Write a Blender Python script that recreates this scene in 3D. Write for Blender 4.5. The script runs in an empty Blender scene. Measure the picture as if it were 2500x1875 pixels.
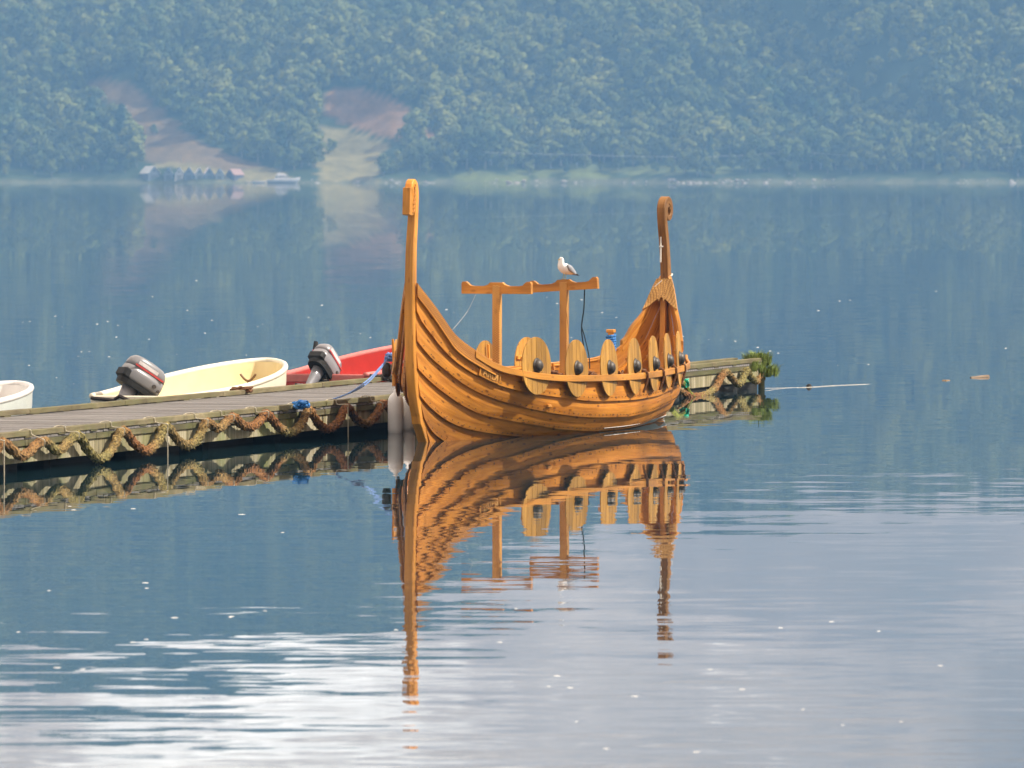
import bpy, math, random
import numpy as np
from mathutils import Vector, Matrix, Quaternion, noise

random.seed(11)
SC = bpy.context.scene
COL = SC.collection

# ------------------------------------------------------------------ camera, sky, sun, exposure
FPX, CAMH, YHOR = 17000.0, 3.5, 430.0      # focal length in photo pixels, eye height (m), row of the horizon
cd = bpy.data.cameras.new('camera'); cam = bpy.data.objects.new('camera', cd); COL.objects.link(cam)
cam.location = (0, 0, CAMH); cam.rotation_euler = (math.radians(90), 0, 0)
cd.sensor_width = 36.0; cd.lens = 36.0 * FPX / 2500.0; cd.shift_y = -(937.5 - YHOR) / 2500.0
cd.clip_start = 0.5; cd.clip_end = 20000
cd.dof.use_dof = True; cd.dof.focus_distance = 95.0; cd.dof.aperture_fstop = 6.5     # focused on the ship
SC.camera = cam

SUN_AZ, SUN_EL = math.radians(91), math.radians(42)     # azimuth from +Y (into the picture) towards +X (right)
sun_dir = Vector((math.sin(SUN_AZ) * math.cos(SUN_EL), math.cos(SUN_AZ) * math.cos(SUN_EL), math.sin(SUN_EL)))
CLOUD_SX, CLOUD_LOC = 9.0, (4.84, 0.0, 13.31)
W = bpy.data.worlds.new('World'); SC.world = W; W.use_nodes = True
wn = W.node_tree.nodes; wl = W.node_tree.links
sky = wn.new('ShaderNodeTexSky'); sky.sky_type = 'NISHITA'; sky.sun_disc = False
sky.sun_elevation = SUN_EL; sky.sun_rotation = SUN_AZ; sky.altitude = 50
sky.air_density = 1.0; sky.dust_density = 2.5; sky.ozone_density = 1.0
# broken bright cloud over the whole sky
wtc = wn.new('ShaderNodeTexCoord'); wmp = wn.new('ShaderNodeMapping'); wmp.inputs['Scale'].default_value = (CLOUD_SX, CLOUD_SX, CLOUD_SX * 2.2); wmp.inputs['Location'].default_value = CLOUD_LOC
wno = wn.new('ShaderNodeTexNoise'); wno.inputs['Scale'].default_value = 1.0; wno.inputs['Detail'].default_value = 9.0; wno.inputs['Roughness'].default_value = .68
wrp = wn.new('ShaderNodeValToRGB'); wrp.color_ramp.elements[0].position = .18; wrp.color_ramp.elements[1].position = .38
wrc = wn.new('ShaderNodeValToRGB'); wrc.color_ramp.elements[0].position = .40; wrc.color_ramp.elements[0].color = (6.6, 5.2, 4.2, 1); wrc.color_ramp.elements[1].position = .68; wrc.color_ramp.elements[1].color = (38., 35., 31., 1)
wre = wrc.color_ramp.elements.new(.545); wre.color = (13.5, 10.6, 8.4, 1)
wmx = wn.new('ShaderNodeMix'); wmx.data_type = 'RGBA'
wl.new(wtc.outputs['Generated'], wmp.inputs[0]); wl.new(wmp.outputs[0], wno.inputs['Vector']); wl.new(wno.outputs['Fac'], wrp.inputs[0]); wl.new(wno.outputs['Fac'], wrc.inputs[0])
wl.new(wrp.outputs[0], wmx.inputs[0]); wl.new(sky.outputs[0], wmx.inputs[6]); wl.new(wrc.outputs[0], wmx.inputs[7])
wl.new(wmx.outputs[2], wn['Background'].inputs[0]); wn['Background'].inputs[1].default_value = 0.085
sl = bpy.data.lights.new('sun', 'SUN'); sl.energy = 5.0; sl.angle = math.radians(0.8); sl.color = (1.0, 0.93, 0.82)
so = bpy.data.objects.new('sun', sl); COL.objects.link(so)
so.rotation_euler = sun_dir.to_track_quat('Z', 'Y').to_euler(); so.location = (60, 60, 120)

SC.view_settings.view_transform = 'Standard'; SC.view_settings.look = 'None'
SC.view_settings.exposure = 0.36; SC.view_settings.gamma = 1.0; SC.view_settings.use_curve_mapping = False
cy = SC.cycles
cy.use_denoising = True
try: cy.denoiser = 'OPENIMAGEDENOISE'
except Exception: pass
cy.use_adaptive_sampling = True; cy.adaptive_threshold = 0.03
cy.max_bounces = 5; cy.diffuse_bounces = 2; cy.glossy_bounces = 3; cy.transmission_bounces = 1; cy.volume_bounces = 0
cy.sample_clamp_indirect = 8.0; cy.caustics_reflective = False; cy.caustics_refractive = False

def px2w(x, y, z=0.0):
    """photo pixel + height above the water -> point in the place"""
    Y = FPX * (CAMH - z) / (y - YHOR)
    return Vector(((x - 1250) / FPX * Y, Y, z))
def px2wY(x, y, Y):
    return Vector(((x - 1250) / FPX * Y, Y, CAMH - (y - YHOR) / FPX * Y))
def w2px(p):
    return (1250 + FPX * p[0] / p[1], YHOR + FPX * (CAMH - p[2]) / p[1])

# ------------------------------------------------------------------ helpers: meshes
class MB:
    def __init__(s): s.v = []; s.f = []; s.uv = []
    def add(s, verts, faces, uvs=None):
        o = len(s.v); s.v += [tuple(p) for p in verts]; s.f += [tuple(i + o for i in f) for f in faces]
        s.uv += list(uvs) if uvs else [(p[0], p[1] + p[2]) for p in verts]
        return s
    def box(s, c, size, M=None, bev=0.0):
        x, y, z = [k / 2 for k in size]
        if bev <= 0:
            V = [Vector((a * x, b * y, d * z)) for d in (-1, 1) for b in (-1, 1) for a in (-1, 1)]
            Fs = [(0, 2, 3, 1), (4, 5, 7, 6), (0, 1, 5, 4), (2, 6, 7, 3), (0, 4, 6, 2), (1, 3, 7, 5)]
        else:
            V = []; e = bev
            for (zz, ins) in ((-z, e), (-z + e, 0), (z - e, 0), (z, e)):
                xx, yy = x - ins, y - ins
                for (a, b) in ((-xx + e, -yy), (xx - e, -yy), (xx, -yy + e), (xx, yy - e), (xx - e, yy), (-xx + e, yy), (-xx, yy - e), (-xx, -yy + e)):
                    V.append(Vector((a, b, zz)))
            Fs = [tuple(reversed(range(8))), tuple(range(24, 32))]
            for r in range(3):
                for k in range(8):
                    a, b = r * 8 + k, r * 8 + (k + 1) % 8
                    Fs.append((a, b, b + 8, a + 8))
        ax = max(range(3), key=lambda i: size[i])
        uv = []
        for p in V:
            oth = [p[i] for i in range(3) if i != ax]
            uv.append((p[ax], oth[0] + oth[1] * 0.7))
        if M is not None: V = [M @ p for p in V]
        c = Vector(c)
        return s.add([p + c for p in V], Fs, uv)
    def tube(s, pts, r, n=8, cap=True, sq=None):
        pts = [Vector(p) for p in pts]; m = len(pts)
        R = r if callable(r) else (lambda k: r)
        V = []; uv = []; prev = None; L = 0
        for i, p in enumerate(pts):
            d = (pts[min(i + 1, m - 1)] - pts[max(i - 1, 0)])
            d = d.normalized() if d.length > 1e-9 else Vector((0, 0, 1))
            if prev is None:
                a = Vector((0, 0, 1)) if abs(d.z) < .9 else Vector((1, 0, 0))
                nrm = d.cross(a).normalized()
            else:
                nrm = (prev - d * prev.dot(d)).normalized()
            prev = nrm; bi = d.cross(nrm)
            if i: L += (p - pts[i - 1]).length
            rr = R(i / max(1, m - 1))
            for k in range(n):
                a = 2 * math.pi * k / n
                V.append(p + (nrm * math.cos(a) + bi * math.sin(a)) * rr); uv.append((L, k / n * .3))
        Fs = [(i * n + k, i * n + (k + 1) % n, (i + 1) * n + (k + 1) % n, (i + 1) * n + k) for i in range(m - 1) for k in range(n)]
        if cap: Fs += [tuple(reversed(range(n))), tuple(range((m - 1) * n, m * n))]
        return s.add(V, Fs, uv)
    def loft(s, rings, cap=True):
        n = len(rings[0]); m = len(rings); V = [Vector(p) for r in rings for p in r]
        Fs = [(i * n + k, i * n + (k + 1) % n, (i + 1) * n + (k + 1) % n, (i + 1) * n + k) for i in range(m - 1) for k in range(n)]
        if cap: Fs += [tuple(reversed(range(n))), tuple(range((m - 1) * n, m * n))]
        return s.add(V, Fs)
    def solid(s, P, th):
        """P[i][j]: grid of outer points; th thickness towards the back of the grid normal"""
        nu, nv = len(P), len(P[0]); P = [[Vector(p) for p in r] for r in P]
        N = [[None] * nv for _ in range(nu)]
        for i in range(nu):
            for j in range(nv):
                du = P[min(i + 1, nu - 1)][j] - P[max(i - 1, 0)][j]; dv = P[i][min(j + 1, nv - 1)] - P[i][max(j - 1, 0)]
                n = du.cross(dv); N[i][j] = n.normalized() if n.length > 1e-12 else Vector((0, 0, 1))
        V = []; uv = []; L = 0
        for i in range(nu):
            if i: L += (P[i][nv // 2] - P[i - 1][nv // 2]).length
            w = 0
            for j in range(nv):
                if j: w += (P[i][j] - P[i][j - 1]).length
                V.append(P[i][j]); uv.append((L, w))
        V += [P[i][j] - N[i][j] * th for i in range(nu) for j in range(nv)]; uv += [(u, v + 3) for u, v in uv]
        o = nu * nv; I = lambda i, j: i * nv + j
        Fs = []
        for i in range(nu - 1):
            for j in range(nv - 1):
                Fs.append((I(i, j), I(i + 1, j), I(i + 1, j + 1), I(i, j + 1)))
                Fs.append((o + I(i, j), o + I(i, j + 1), o + I(i + 1, j + 1), o + I(i + 1, j)))
        for i in range(nu - 1):
            Fs.append((I(i, 0), o + I(i, 0), o + I(i + 1, 0), I(i + 1, 0)))
            Fs.append((I(i, nv - 1), I(i + 1, nv - 1), o + I(i + 1, nv - 1), o + I(i, nv - 1)))
        for j in range(nv - 1):
            Fs.append((I(0, j), I(0, j + 1), o + I(0, j + 1), o + I(0, j)))
            Fs.append((I(nu - 1, j), o + I(nu - 1, j), o + I(nu - 1, j + 1), I(nu - 1, j + 1)))
        return s.add(V, Fs, uv)
    def mesh(s, name, mat, smooth=False):
        me = bpy.data.meshes.new(name); me.from_pydata(s.v, [], s.f)
        if len(s.uv) == len(s.v):
            ul = me.uv_layers.new(name='UVMap')
            idx = np.empty(len(me.loops), dtype=np.int32); me.loops.foreach_get('vertex_index', idx)
            ul.data.foreach_set('uv', np.array(s.uv, dtype=np.float32)[idx].ravel())
        for m in (mat if isinstance(mat, (list, tuple)) else [mat]): me.materials.append(m)
        if smooth: me.polygons.foreach_set('use_smooth', [True] * len(me.polygons))
        me.update(); return me
    def build(s, name, mat, parent=None, smooth=False, fix=False):
        me = s.mesh(name, mat, smooth)
        if fix:
            import bmesh
            b = bmesh.new(); b.from_mesh(me); bmesh.ops.recalc_face_normals(b, faces=b.faces); b.to_mesh(me); b.free()
        return link(name, me, parent)
def link(name, me, parent=None):
    o = bpy.data.objects.new(name, me); COL.objects.link(o)
    if parent is not None: o.parent = parent
    return o
def tag(o, label=None, cat=None, group=None, kind=None):
    if label: o['label'] = label
    if cat: o['category'] = cat
    if group: o['group'] = group
    if kind: o['kind'] = kind
    return o
def empty(name, loc=(0, 0, 0), rz=0.0, label=None, cat=None, group=None):
    o = bpy.data.objects.new(name, None); COL.objects.link(o); o.empty_display_size = .2
    o.location = loc; o.rotation_euler = (0, 0, rz)
    return tag(o, label, cat, group)
def copy_tree(o, parent=None):
    c = o.copy(); COL.objects.link(c); c.parent = parent
    for ch in [x for x in o.children if x != c]: copy_tree(ch, c)
    return c
def smooth01(a, b, x):
    t = max(0.0, min(1.0, (x - a) / (b - a))); return t * t * (3 - 2 * t)
def pchip(tab):
    xs = [a for a, _ in tab]; ys = [b for _, b in tab]; n = len(xs)
    h = [xs[i + 1] - xs[i] for i in range(n - 1)]; d = [(ys[i + 1] - ys[i]) / h[i] for i in range(n - 1)]
    m = [d[0]] + [0 if d[i - 1] * d[i] <= 0 else 2 / (1 / d[i - 1] + 1 / d[i]) for i in range(1, n - 1)] + [d[-1]]
    def f(x):
        if x <= xs[0]: return ys[0] + m[0] * (x - xs[0])
        if x >= xs[-1]: return ys[-1]
        i = max(k for k in range(n - 1) if xs[k] <= x); t = (x - xs[i]) / h[i]
        return (ys[i] * (1 + 2 * t) * (1 - t) ** 2 + h[i] * m[i] * t * (1 - t) ** 2 + ys[i + 1] * t * t * (3 - 2 * t) + h[i] * m[i + 1] * t * t * (t - 1))
    return f
def catmull(P, n=6):
    P = [Vector(p) for p in P]; out = []
    for i in range(len(P) - 1):
        a, b, c, d = P[max(i - 1, 0)], P[i], P[i + 1], P[min(i + 2, len(P) - 1)]
        for k in range(n):
            t = k / n
            out.append(.5 * ((2 * b) + (c - a) * t + (2 * a - 5 * b + 4 * c - d) * t * t + (3 * b - a - 3 * c + d) * t ** 3))
    return out + [P[-1]]

# ------------------------------------------------------------------ helpers: materials
def newmat(name):
    m = bpy.data.materials.new(name); m.use_nodes = True
    return m, m.node_tree.nodes, m.node_tree.links, m.node_tree.nodes['Principled BSDF']
def N(nt, typ, **kw):
    n = nt.new(typ)
    for k, v in kw.items():
        if k.startswith('i_'):
            n.inputs[int(k[2:]) if k[2:].isdigit() else k[2:].replace('_', ' ')].default_value = v
        else: setattr(n, k, v)
    return n
def ramp(nt, stops):
    r = nt.new('ShaderNodeValToRGB'); e = r.color_ramp.elements
    while len(e) < len(stops): e.new(.5)
    for k, (p, c) in enumerate(stops): e[k].position = p; e[k].color = (*c, 1) if len(c) == 3 else c
    return r
def wood(name, light, dark, coord='UV', rough=.5, coat=.0, knots=1.0, grain=(1.3, 16), carve=0, rnd=.12, weather=None):
    m, n, l, b = newmat(name)
    tc = N(n, 'ShaderNodeTexCoord'); oi = N(n, 'ShaderNodeObjectInfo')
    off = N(n, 'ShaderNodeVectorMath', operation='ADD'); l.new(tc.outputs['UV' if coord == 'UV' else 'Object'], off.inputs[0])
    cb = N(n, 'ShaderNodeCombineXYZ'); mul = N(n, 'ShaderNodeMath', operation='MULTIPLY', i_1=37.0)
    l.new(oi.outputs['Random'], mul.inputs[0]); l.new(mul.outputs[0], cb.inputs[0]); l.new(mul.outputs[0], cb.inputs[2]); l.new(cb.outputs[0], off.inputs[1])
    mp = N(n, 'ShaderNodeMapping'); mp.inputs['Scale'].default_value = (grain[0], grain[1], grain[1]); l.new(off.outputs[0], mp.inputs[0])
    g = N(n, 'ShaderNodeTexNoise', i_Scale=1.0, i_Detail=7.0, i_Roughness=.62, i_Distortion=.6); l.new(mp.outputs[0], g.inputs['Vector'])
    r = ramp(n, [(.28, dark), (.62, light)]); l.new(g.outputs['Fac'], r.inputs[0])
    mp2 = N(n, 'ShaderNodeMapping'); mp2.inputs['Scale'].default_value = (.9, 2.2, 2.2); l.new(off.outputs[0], mp2.inputs[0])
    g2 = N(n, 'ShaderNodeTexNoise', i_Scale=1.0, i_Detail=3.0); l.new(mp2.outputs[0], g2.inputs['Vector'])
    mr = N(n, 'ShaderNodeMapRange', i_1=.3, i_2=.7, i_3=.62, i_4=1.24); l.new(g2.outputs['Fac'], mr.inputs[0])
    mm = N(n, 'ShaderNodeMapRange', i_1=0., i_2=1., i_3=1 - rnd, i_4=1 + rnd); l.new(oi.outputs['Random'], mm.inputs[0])
    pm = N(n, 'ShaderNodeMath', operation='MULTIPLY'); l.new(mr.outputs[0], pm.inputs[0]); l.new(mm.outputs[0], pm.inputs[1])
    vm = N(n, 'ShaderNodeVectorMath', operation='SCALE'); l.new(r.outputs[0], vm.inputs[0]); l.new(pm.outputs[0], vm.inputs['Scale'])
    col = vm.outputs[0]; hgt = g.outputs['Fac']
    if knots:
        mk = N(n, 'ShaderNodeMapping'); mk.inputs['Scale'].default_value = (2.3, 5.5, 5.0); l.new(off.outputs[0], mk.inputs[0])
        vo = N(n, 'ShaderNodeTexVoronoi', i_Scale=1.0, voronoi_dimensions='2D'); l.new(mk.outputs[0], vo.inputs['Vector'])
        kr = ramp(n, [(.05, (1, 1, 1)), (.12, (0, 0, 0))]); l.new(vo.outputs['Distance'], kr.inputs[0])
        km = N(n, 'ShaderNodeMath', operation='MULTIPLY', i_1=.75 * knots); l.new(kr.outputs[0], km.inputs[0])
        mx = N(n, 'ShaderNodeMix', data_type='RGBA'); l.new(km.outputs[0], mx.inputs[0]); l.new(col, mx.inputs[6])
        mx.inputs[7].default_value = (dark[0] * .35, dark[1] * .3, dark[2] * .3, 1); col = mx.outputs[2]
    if carve:
        mc = N(n, 'ShaderNodeMapping'); mc.inputs['Scale'].default_value = (carve, carve, carve); mc.inputs['Rotation'].default_value = (0, 0, math.radians(45)); l.new(off.outputs[0], mc.inputs[0])
        ck = N(n, 'ShaderNodeTexWave', i_Scale=1.0, i_Distortion=1.5); ck.inputs['Detail'].default_value = 1.0; l.new(mc.outputs[0], ck.inputs['Vector'])
        ck2 = N(n, 'ShaderNodeTexWave', i_Scale=1.0, i_Distortion=1.5, bands_direction='Y'); l.new(mc.outputs[0], ck2.inputs['Vector'])
        mn = N(n, 'ShaderNodeMath', operation='MINIMUM'); l.new(ck.outputs['Fac'], mn.inputs[0]); l.new(ck2.outputs['Fac'], mn.inputs[1])
        cr = ramp(n, [(.03, (.5, .42, .36)), (.22, (1, 1, 1))]); l.new(mn.outputs[0], cr.inputs[0])  # groove shade of the carving multiplied into the base colour
        mx = N(n, 'ShaderNodeMix', data_type='RGBA', blend_type='MULTIPLY'); mx.inputs[0].default_value = 1; l.new(col, mx.inputs[6]); l.new(cr.outputs[0], mx.inputs[7]); col = mx.outputs[2]; hgt = mn.outputs[0]
    if weather:
        g3 = N(n, 'ShaderNodeTexNoise', i_Scale=1.7, i_Detail=6.0, i_Roughness=.7); l.new(off.outputs[0], g3.inputs['Vector'])
        wr = ramp(n, [(.42, (0, 0, 0)), (.66, (1, 1, 1))]); l.new(g3.outputs['Fac'], wr.inputs[0])
        mx = N(n, 'ShaderNodeMix', data_type='RGBA'); l.new(wr.outputs[0], mx.inputs[0]); l.new(col, mx.inputs[6]); mx.inputs[7].default_value = (*weather, 1); col = mx.outputs[2]
    l.new(col, b.inputs['Base Color'])
    rr = N(n, 'ShaderNodeMapRange', i_3=rough - .08, i_4=rough + .12); l.new(g2.outputs['Fac'], rr.inputs[0]); l.new(rr.outputs[0], b.inputs['Roughness'])
    bp = N(n, 'ShaderNodeBump', i_Strength=.5 if carve else .25, i_Distance=.012 if carve else .004); l.new(hgt, bp.inputs['Height']); l.new(bp.outputs[0], b.inputs['Normal'])
    b.inputs['Coat Weight'].default_value = coat * .4; b.inputs['Coat Roughness'].default_value = .25; b.inputs['Specular IOR Level'].default_value = .3
    return m
def plain(name, c, rough=.5, metal=0., var=.15, scale=6., bump=0., c2=None, coat=0., thr=(.35, .65), detail=5.0, coord='Object', sc=None, rnd=0.):
    m, n, l, b = newmat(name)
    tc = N(n, 'ShaderNodeTexCoord'); g = N(n, 'ShaderNodeTexNoise', i_Scale=scale, i_Detail=detail, i_Roughness=.6)
    if sc:
        mp = N(n, 'ShaderNodeMapping'); mp.inputs['Scale'].default_value = sc; l.new(tc.outputs[coord], mp.inputs[0]); l.new(mp.outputs[0], g.inputs['Vector'])
    else: l.new(tc.outputs[coord], g.inputs['Vector'])
    lo = c2 if c2 else tuple(k * (1 - var) for k in c); hi = c if c2 else tuple(min(1, k * (1 + var)) for k in c)
    r = ramp(n, [(thr[0], lo), (thr[1], hi)]); l.new(g.outputs['Fac'], r.inputs[0])
    col = r.outputs[0]
    if rnd:
        oi = N(n, 'ShaderNodeObjectInfo'); mm = N(n, 'ShaderNodeMapRange', i_3=1 - rnd, i_4=1 + rnd); l.new(oi.outputs['Random'], mm.inputs[0])
        vm = N(n, 'ShaderNodeVectorMath', operation='SCALE'); l.new(col, vm.inputs[0]); l.new(mm.outputs[0], vm.inputs['Scale']); col = vm.outputs[0]
    l.new(col, b.inputs['Base Color'])
    b.inputs['Roughness'].default_value = rough; b.inputs['Metallic'].default_value = metal
    b.inputs['Coat Weight'].default_value = coat; b.inputs['Coat Roughness'].default_value = .15
    if bump:
        bp = N(n, 'ShaderNodeBump', i_Strength=.6, i_Distance=bump); l.new(g.outputs['Fac'], bp.inputs['Height']); l.new(bp.outputs[0], b.inputs['Normal'])
    return m

M_hull = wood('oiled_pine_planking', (.57, .225, .028), (.35, .112, .010), rough=.55, coat=.05, knots=1.0, rnd=.28)
M_post = wood('oiled_pine_post', (.70, .31, .05), (.50, .19, .026), rough=.45, coat=.1, knots=.5)
M_carv = wood('carved_pine', (.70, .31, .05), (.54, .20, .026), rough=.5, knots=0, carve=16)
M_pale = wood('pale_pine_mast', (.80, .44, .12), (.62, .30, .06), rough=.5, knots=.4, carve=14)
M_latt = wood('lattice_carved_pine', (.80, .46, .14), (.62, .32, .08), rough=.5, knots=0, carve=9)
M_shield = wood('pale_shield_board', (.50, .265, .055), (.37, .18, .03), rough=.5, knots=.3, grain=(1.2, 22), rnd=.22)
M_sternpost = wood('weathered_stern_post_wood', (.36, .17, .05), (.16, .07, .022), rough=.6, knots=.6)
M_iron = plain('blackened_iron', (.06, .05, .042), .5, .25, .35, 25, .002)
M_leather = plain('brown_lashing', (.16, .065, .02), .8, 0, .4, 40, .003)
M_cord = plain('pale_cord', (.50, .45, .34), .85, 0, .2, 60)
M_white = plain('white_rope', (.75, .70, .62), .8, 0, .12, 60)
M_darkrope = plain('dark_green_rope', (.012, .03, .04), .8, 0, .2, 60)
M_blue = plain('blue_rope', (.03, .20, .55), .6, 0, .35, 80, .003)
M_bluepale = plain('pale_blue_rope', (.16, .28, .58), .65, 0, .35, 60, .002)
M_deck = wood('grey_weathered_deck', (.25, .235, .225), (.15, .14, .13), 'UV', rough=.75, knots=.4, grain=(1.5, 30), rnd=.12)
M_beam = wood('mossy_dock_timber', (.22, .185, .11), (.11, .09, .045), 'Object', rough=.85, knots=.3, grain=(2, 12), rnd=.2, weather=(.14, .135, .06))
M_beamlow = wood('wet_dock_timber', (.17, .145, .08), (.075, .065, .035), 'Object', rough=.8, knots=.3, grain=(2, 12), rnd=.2, weather=(.10, .105, .04))
M_float = plain('black_float', (.012, .012, .011), .7, 0, .3, 4)
def skirt_mat():
    m, n, l, b = newmat('stained_fascia')
    tc = N(n, 'ShaderNodeTexCoord'); oi = N(n, 'ShaderNodeObjectInfo')
    off = N(n, 'ShaderNodeVectorMath', operation='ADD'); l.new(tc.outputs['Object'], off.inputs[0])
    mu = N(n, 'ShaderNodeMath', operation='MULTIPLY', i_1=50.); l.new(oi.outputs['Random'], mu.inputs[0]); l.new(mu.outputs[0], off.inputs[1])
    mp = N(n, 'ShaderNodeMapping'); mp.inputs['Scale'].default_value = (5.5, 1, .35); l.new(off.outputs[0], mp.inputs[0])
    g = N(n, 'ShaderNodeTexNoise', i_Scale=1.6, i_Detail=6., i_Roughness=.7); l.new(mp.outputs[0], g.inputs['Vector'])
    r = ramp(n, [(.30, (.085, .075, .035)), (.45, (.25, .215, .12)), (.6, (.42, .37, .25)), (.75, (.52, .47, .35))]); l.new(g.outputs['Fac'], r.inputs[0])
    g2 = N(n, 'ShaderNodeTexNoise', i_Scale=.9, i_Detail=5.); l.new(off.outputs[0], g2.inputs['Vector'])
    r2 = ramp(n, [(.5, (0, 0, 0)), (.7, (1, 1, 1))]); l.new(g2.outputs['Fac'], r2.inputs[0])
    mx = N(n, 'ShaderNodeMix', data_type='RGBA'); l.new(r2.outputs[0], mx.inputs[0]); l.new(r.outputs[0], mx.inputs[6]); mx.inputs[7].default_value = (.17, .19, .05, 1)
    l.new(mx.outputs[2], b.inputs['Base Color']); b.inputs['Roughness'].default_value = .8
    return m
M_skirt = skirt_mat()
def coir_mat():
    m, n, l, b = newmat('shaggy_coir_fender')
    tc = N(n, 'ShaderNodeTexCoord')
    g = N(n, 'ShaderNodeTexNoise', i_Scale=.55, i_Detail=2.); l.new(tc.outputs['Object'], g.inputs['Vector'])
    r = ramp(n, [(.40, (.21, .085, .024)), (.50, (.23, .135, .045)), (.60, (.20, .165, .055))]); l.new(g.outputs['Fac'], r.inputs[0])
    f = N(n, 'ShaderNodeTexNoise', i_Scale=38., i_Detail=4.); l.new(tc.outputs['Object'], f.inputs['Vector'])
    mr = N(n, 'ShaderNodeMapRange', i_1=.35, i_2=.65, i_3=.3, i_4=1.5); l.new(f.outputs['Fac'], mr.inputs[0])
    vm = N(n, 'ShaderNodeVectorMath', operation='SCALE'); l.new(r.outputs[0], vm.inputs[0]); l.new(mr.outputs[0], vm.inputs['Scale'])
    l.new(vm.outputs[0], b.inputs['Base Color']); b.inputs['Roughness'].default_value = .95
    return m
M_coir = coir_mat()
M_wstripe = plain('white_stripe', (.75, .72, .68), .4, 0, .08, 6)
M_vinyl = plain('white_vinyl', (.86, .85, .84), .35, 0, .05, 5)
M_grass = plain('green_weed', (.30, .38, .07), .7, 0, .4, 14, c2=(.12, .17, .03))
M_green = plain('teal_green_net', (.01, .45, .28), .7, 0, .3, 30)
M_algae = plain('olive_algae_rope', (.17, .19, .03), .9, 0, .5, 22, .01)

# ------------------------------------------------------------------ water
def water_mat():
    m, n, l, b = newmat('calm_fjord_water')
    geo = N(n, 'ShaderNodeNewGeometry'); sp = N(n, 'ShaderNodeSeparateXYZ'); l.new(geo.outputs['Position'], sp.inputs[0])
    def slope(sx, sy, det, rough, seed):
        mp = N(n, 'ShaderNodeMapping'); mp.inputs['Scale'].default_value = (sx, sy, 1); mp.inputs['Location'].default_value = (seed, seed * 2.3, 0)
        mp.inputs['Rotation'].default_value = (0, 0, math.radians(-6)); l.new(geo.outputs['Position'], mp.inputs[0])
        t = N(n, 'ShaderNodeTexNoise', i_Scale=1.0, i_Detail=det, i_Roughness=rough); l.new(mp.outputs[0], t.inputs['Vector'])
        s = N(n, 'ShaderNodeVectorMath', operation='SUBTRACT'); l.new(t.outputs['Color'], s.inputs[0]); s.inputs[1].default_value = (.5, .5, .5)
        return s.outputs[0]
    a = slope(.5, 1.5, 2.0, .5, 3.1)          # ripples about half a metre long
    c = slope(1.6, 5.5, 1.0, .5, 9.7)         # fine shivers
    e = slope(.035, .11, 1.0, .5, 21.)        # slow swell
    # breeze patches, stronger in the shallows near the viewer's shore
    pm = N(n, 'ShaderNodeMapping'); pm.inputs['Scale'].default_value = (.06, .035, 1); l.new(geo.outputs['Position'], pm.inputs[0])
    pt = N(n, 'ShaderNodeTexNoise', i_Scale=1., i_Detail=3.); l.new(pm.outputs[0], pt.inputs['Vector'])
    pr = N(n, 'ShaderNodeMapRange', i_1=.35, i_2=.68, i_3=.45, i_4=1.3); l.new(pt.outputs['Fac'], pr.inputs[0])
    near = N(n, 'ShaderNodeMapRange', interpolation_type='SMOOTHSTEP', i_1=40., i_2=82., i_3=WAVE_NEAR, i_4=WAVE_FAR); l.new(sp.outputs['Y'], near.inputs[0])
    far = N(n, 'ShaderNodeMapRange', interpolation_type='SMOOTHSTEP', i_1=115., i_2=420., i_3=1., i_4=3.2); l.new(sp.outputs['Y'], far.inputs[0])
    am0 = N(n, 'ShaderNodeMath', operation='MULTIPLY'); l.new(near.outputs[0], am0.inputs[0]); l.new(far.outputs[0], am0.inputs[1])
    amp = N(n, 'ShaderNodeMath', operation='MULTIPLY'); l.new(pr.outputs[0], amp.inputs[0]); l.new(am0.outputs[0], amp.inputs[1])
    def sc(v, k):
        s = N(n, 'ShaderNodeVectorMath', operation='SCALE'); s.inputs['Scale'].default_value = k; l.new(v, s.inputs[0]); return s.outputs[0]
    s1 = N(n, 'ShaderNodeVectorMath', operation='ADD'); l.new(sc(a, 1.0), s1.inputs[0]); l.new(sc(c, .85), s1.inputs[1])
    s2 = N(n, 'ShaderNodeVectorMath', operation='SCALE'); l.new(s1.outputs[0], s2.inputs[0]); l.new(amp.outputs[0], s2.inputs['Scale'])
    s3 = N(n, 'ShaderNodeVectorMath', operation='ADD'); l.new(s2.outputs[0], s3.inputs[0]); l.new(sc(e, .0015), s3.inputs[1])
    mm = N(n, 'ShaderNodeVectorMath', operation='MULTIPLY'); mm.inputs[1].default_value = (.45, 1, 0); l.new(s3.outputs[0], mm.inputs[0])
    ad = N(n, 'ShaderNodeVectorMath', operation='ADD'); ad.inputs[1].default_value = (0, 0, 1); l.new(mm.outputs[0], ad.inputs[0])
    nr = N(n, 'ShaderNodeVectorMath', operation='NORMALIZE'); l.new(ad.outputs[0], nr.inputs[0]); l.new(nr.outputs[0], b.inputs['Normal'])
    b.inputs['Base Color'].default_value = (.012, .035, .045, 1); b.inputs['Roughness'].default_value = 0.0
    b.inputs['IOR'].default_value = 1.34
    return m
WAVE_NEAR, WAVE_FAR = .029, .008
mb = MB(); mb.add([(-2800, -900, 0), (2800, -900, 0), (2800, 3700, 0), (-2800, 3700, 0)], [(0, 1, 2, 3)])
water = mb.build('water', water_mat()); tag(water, 'calm blue grey fjord water mirroring boat and hillside', kind='structure')

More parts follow.
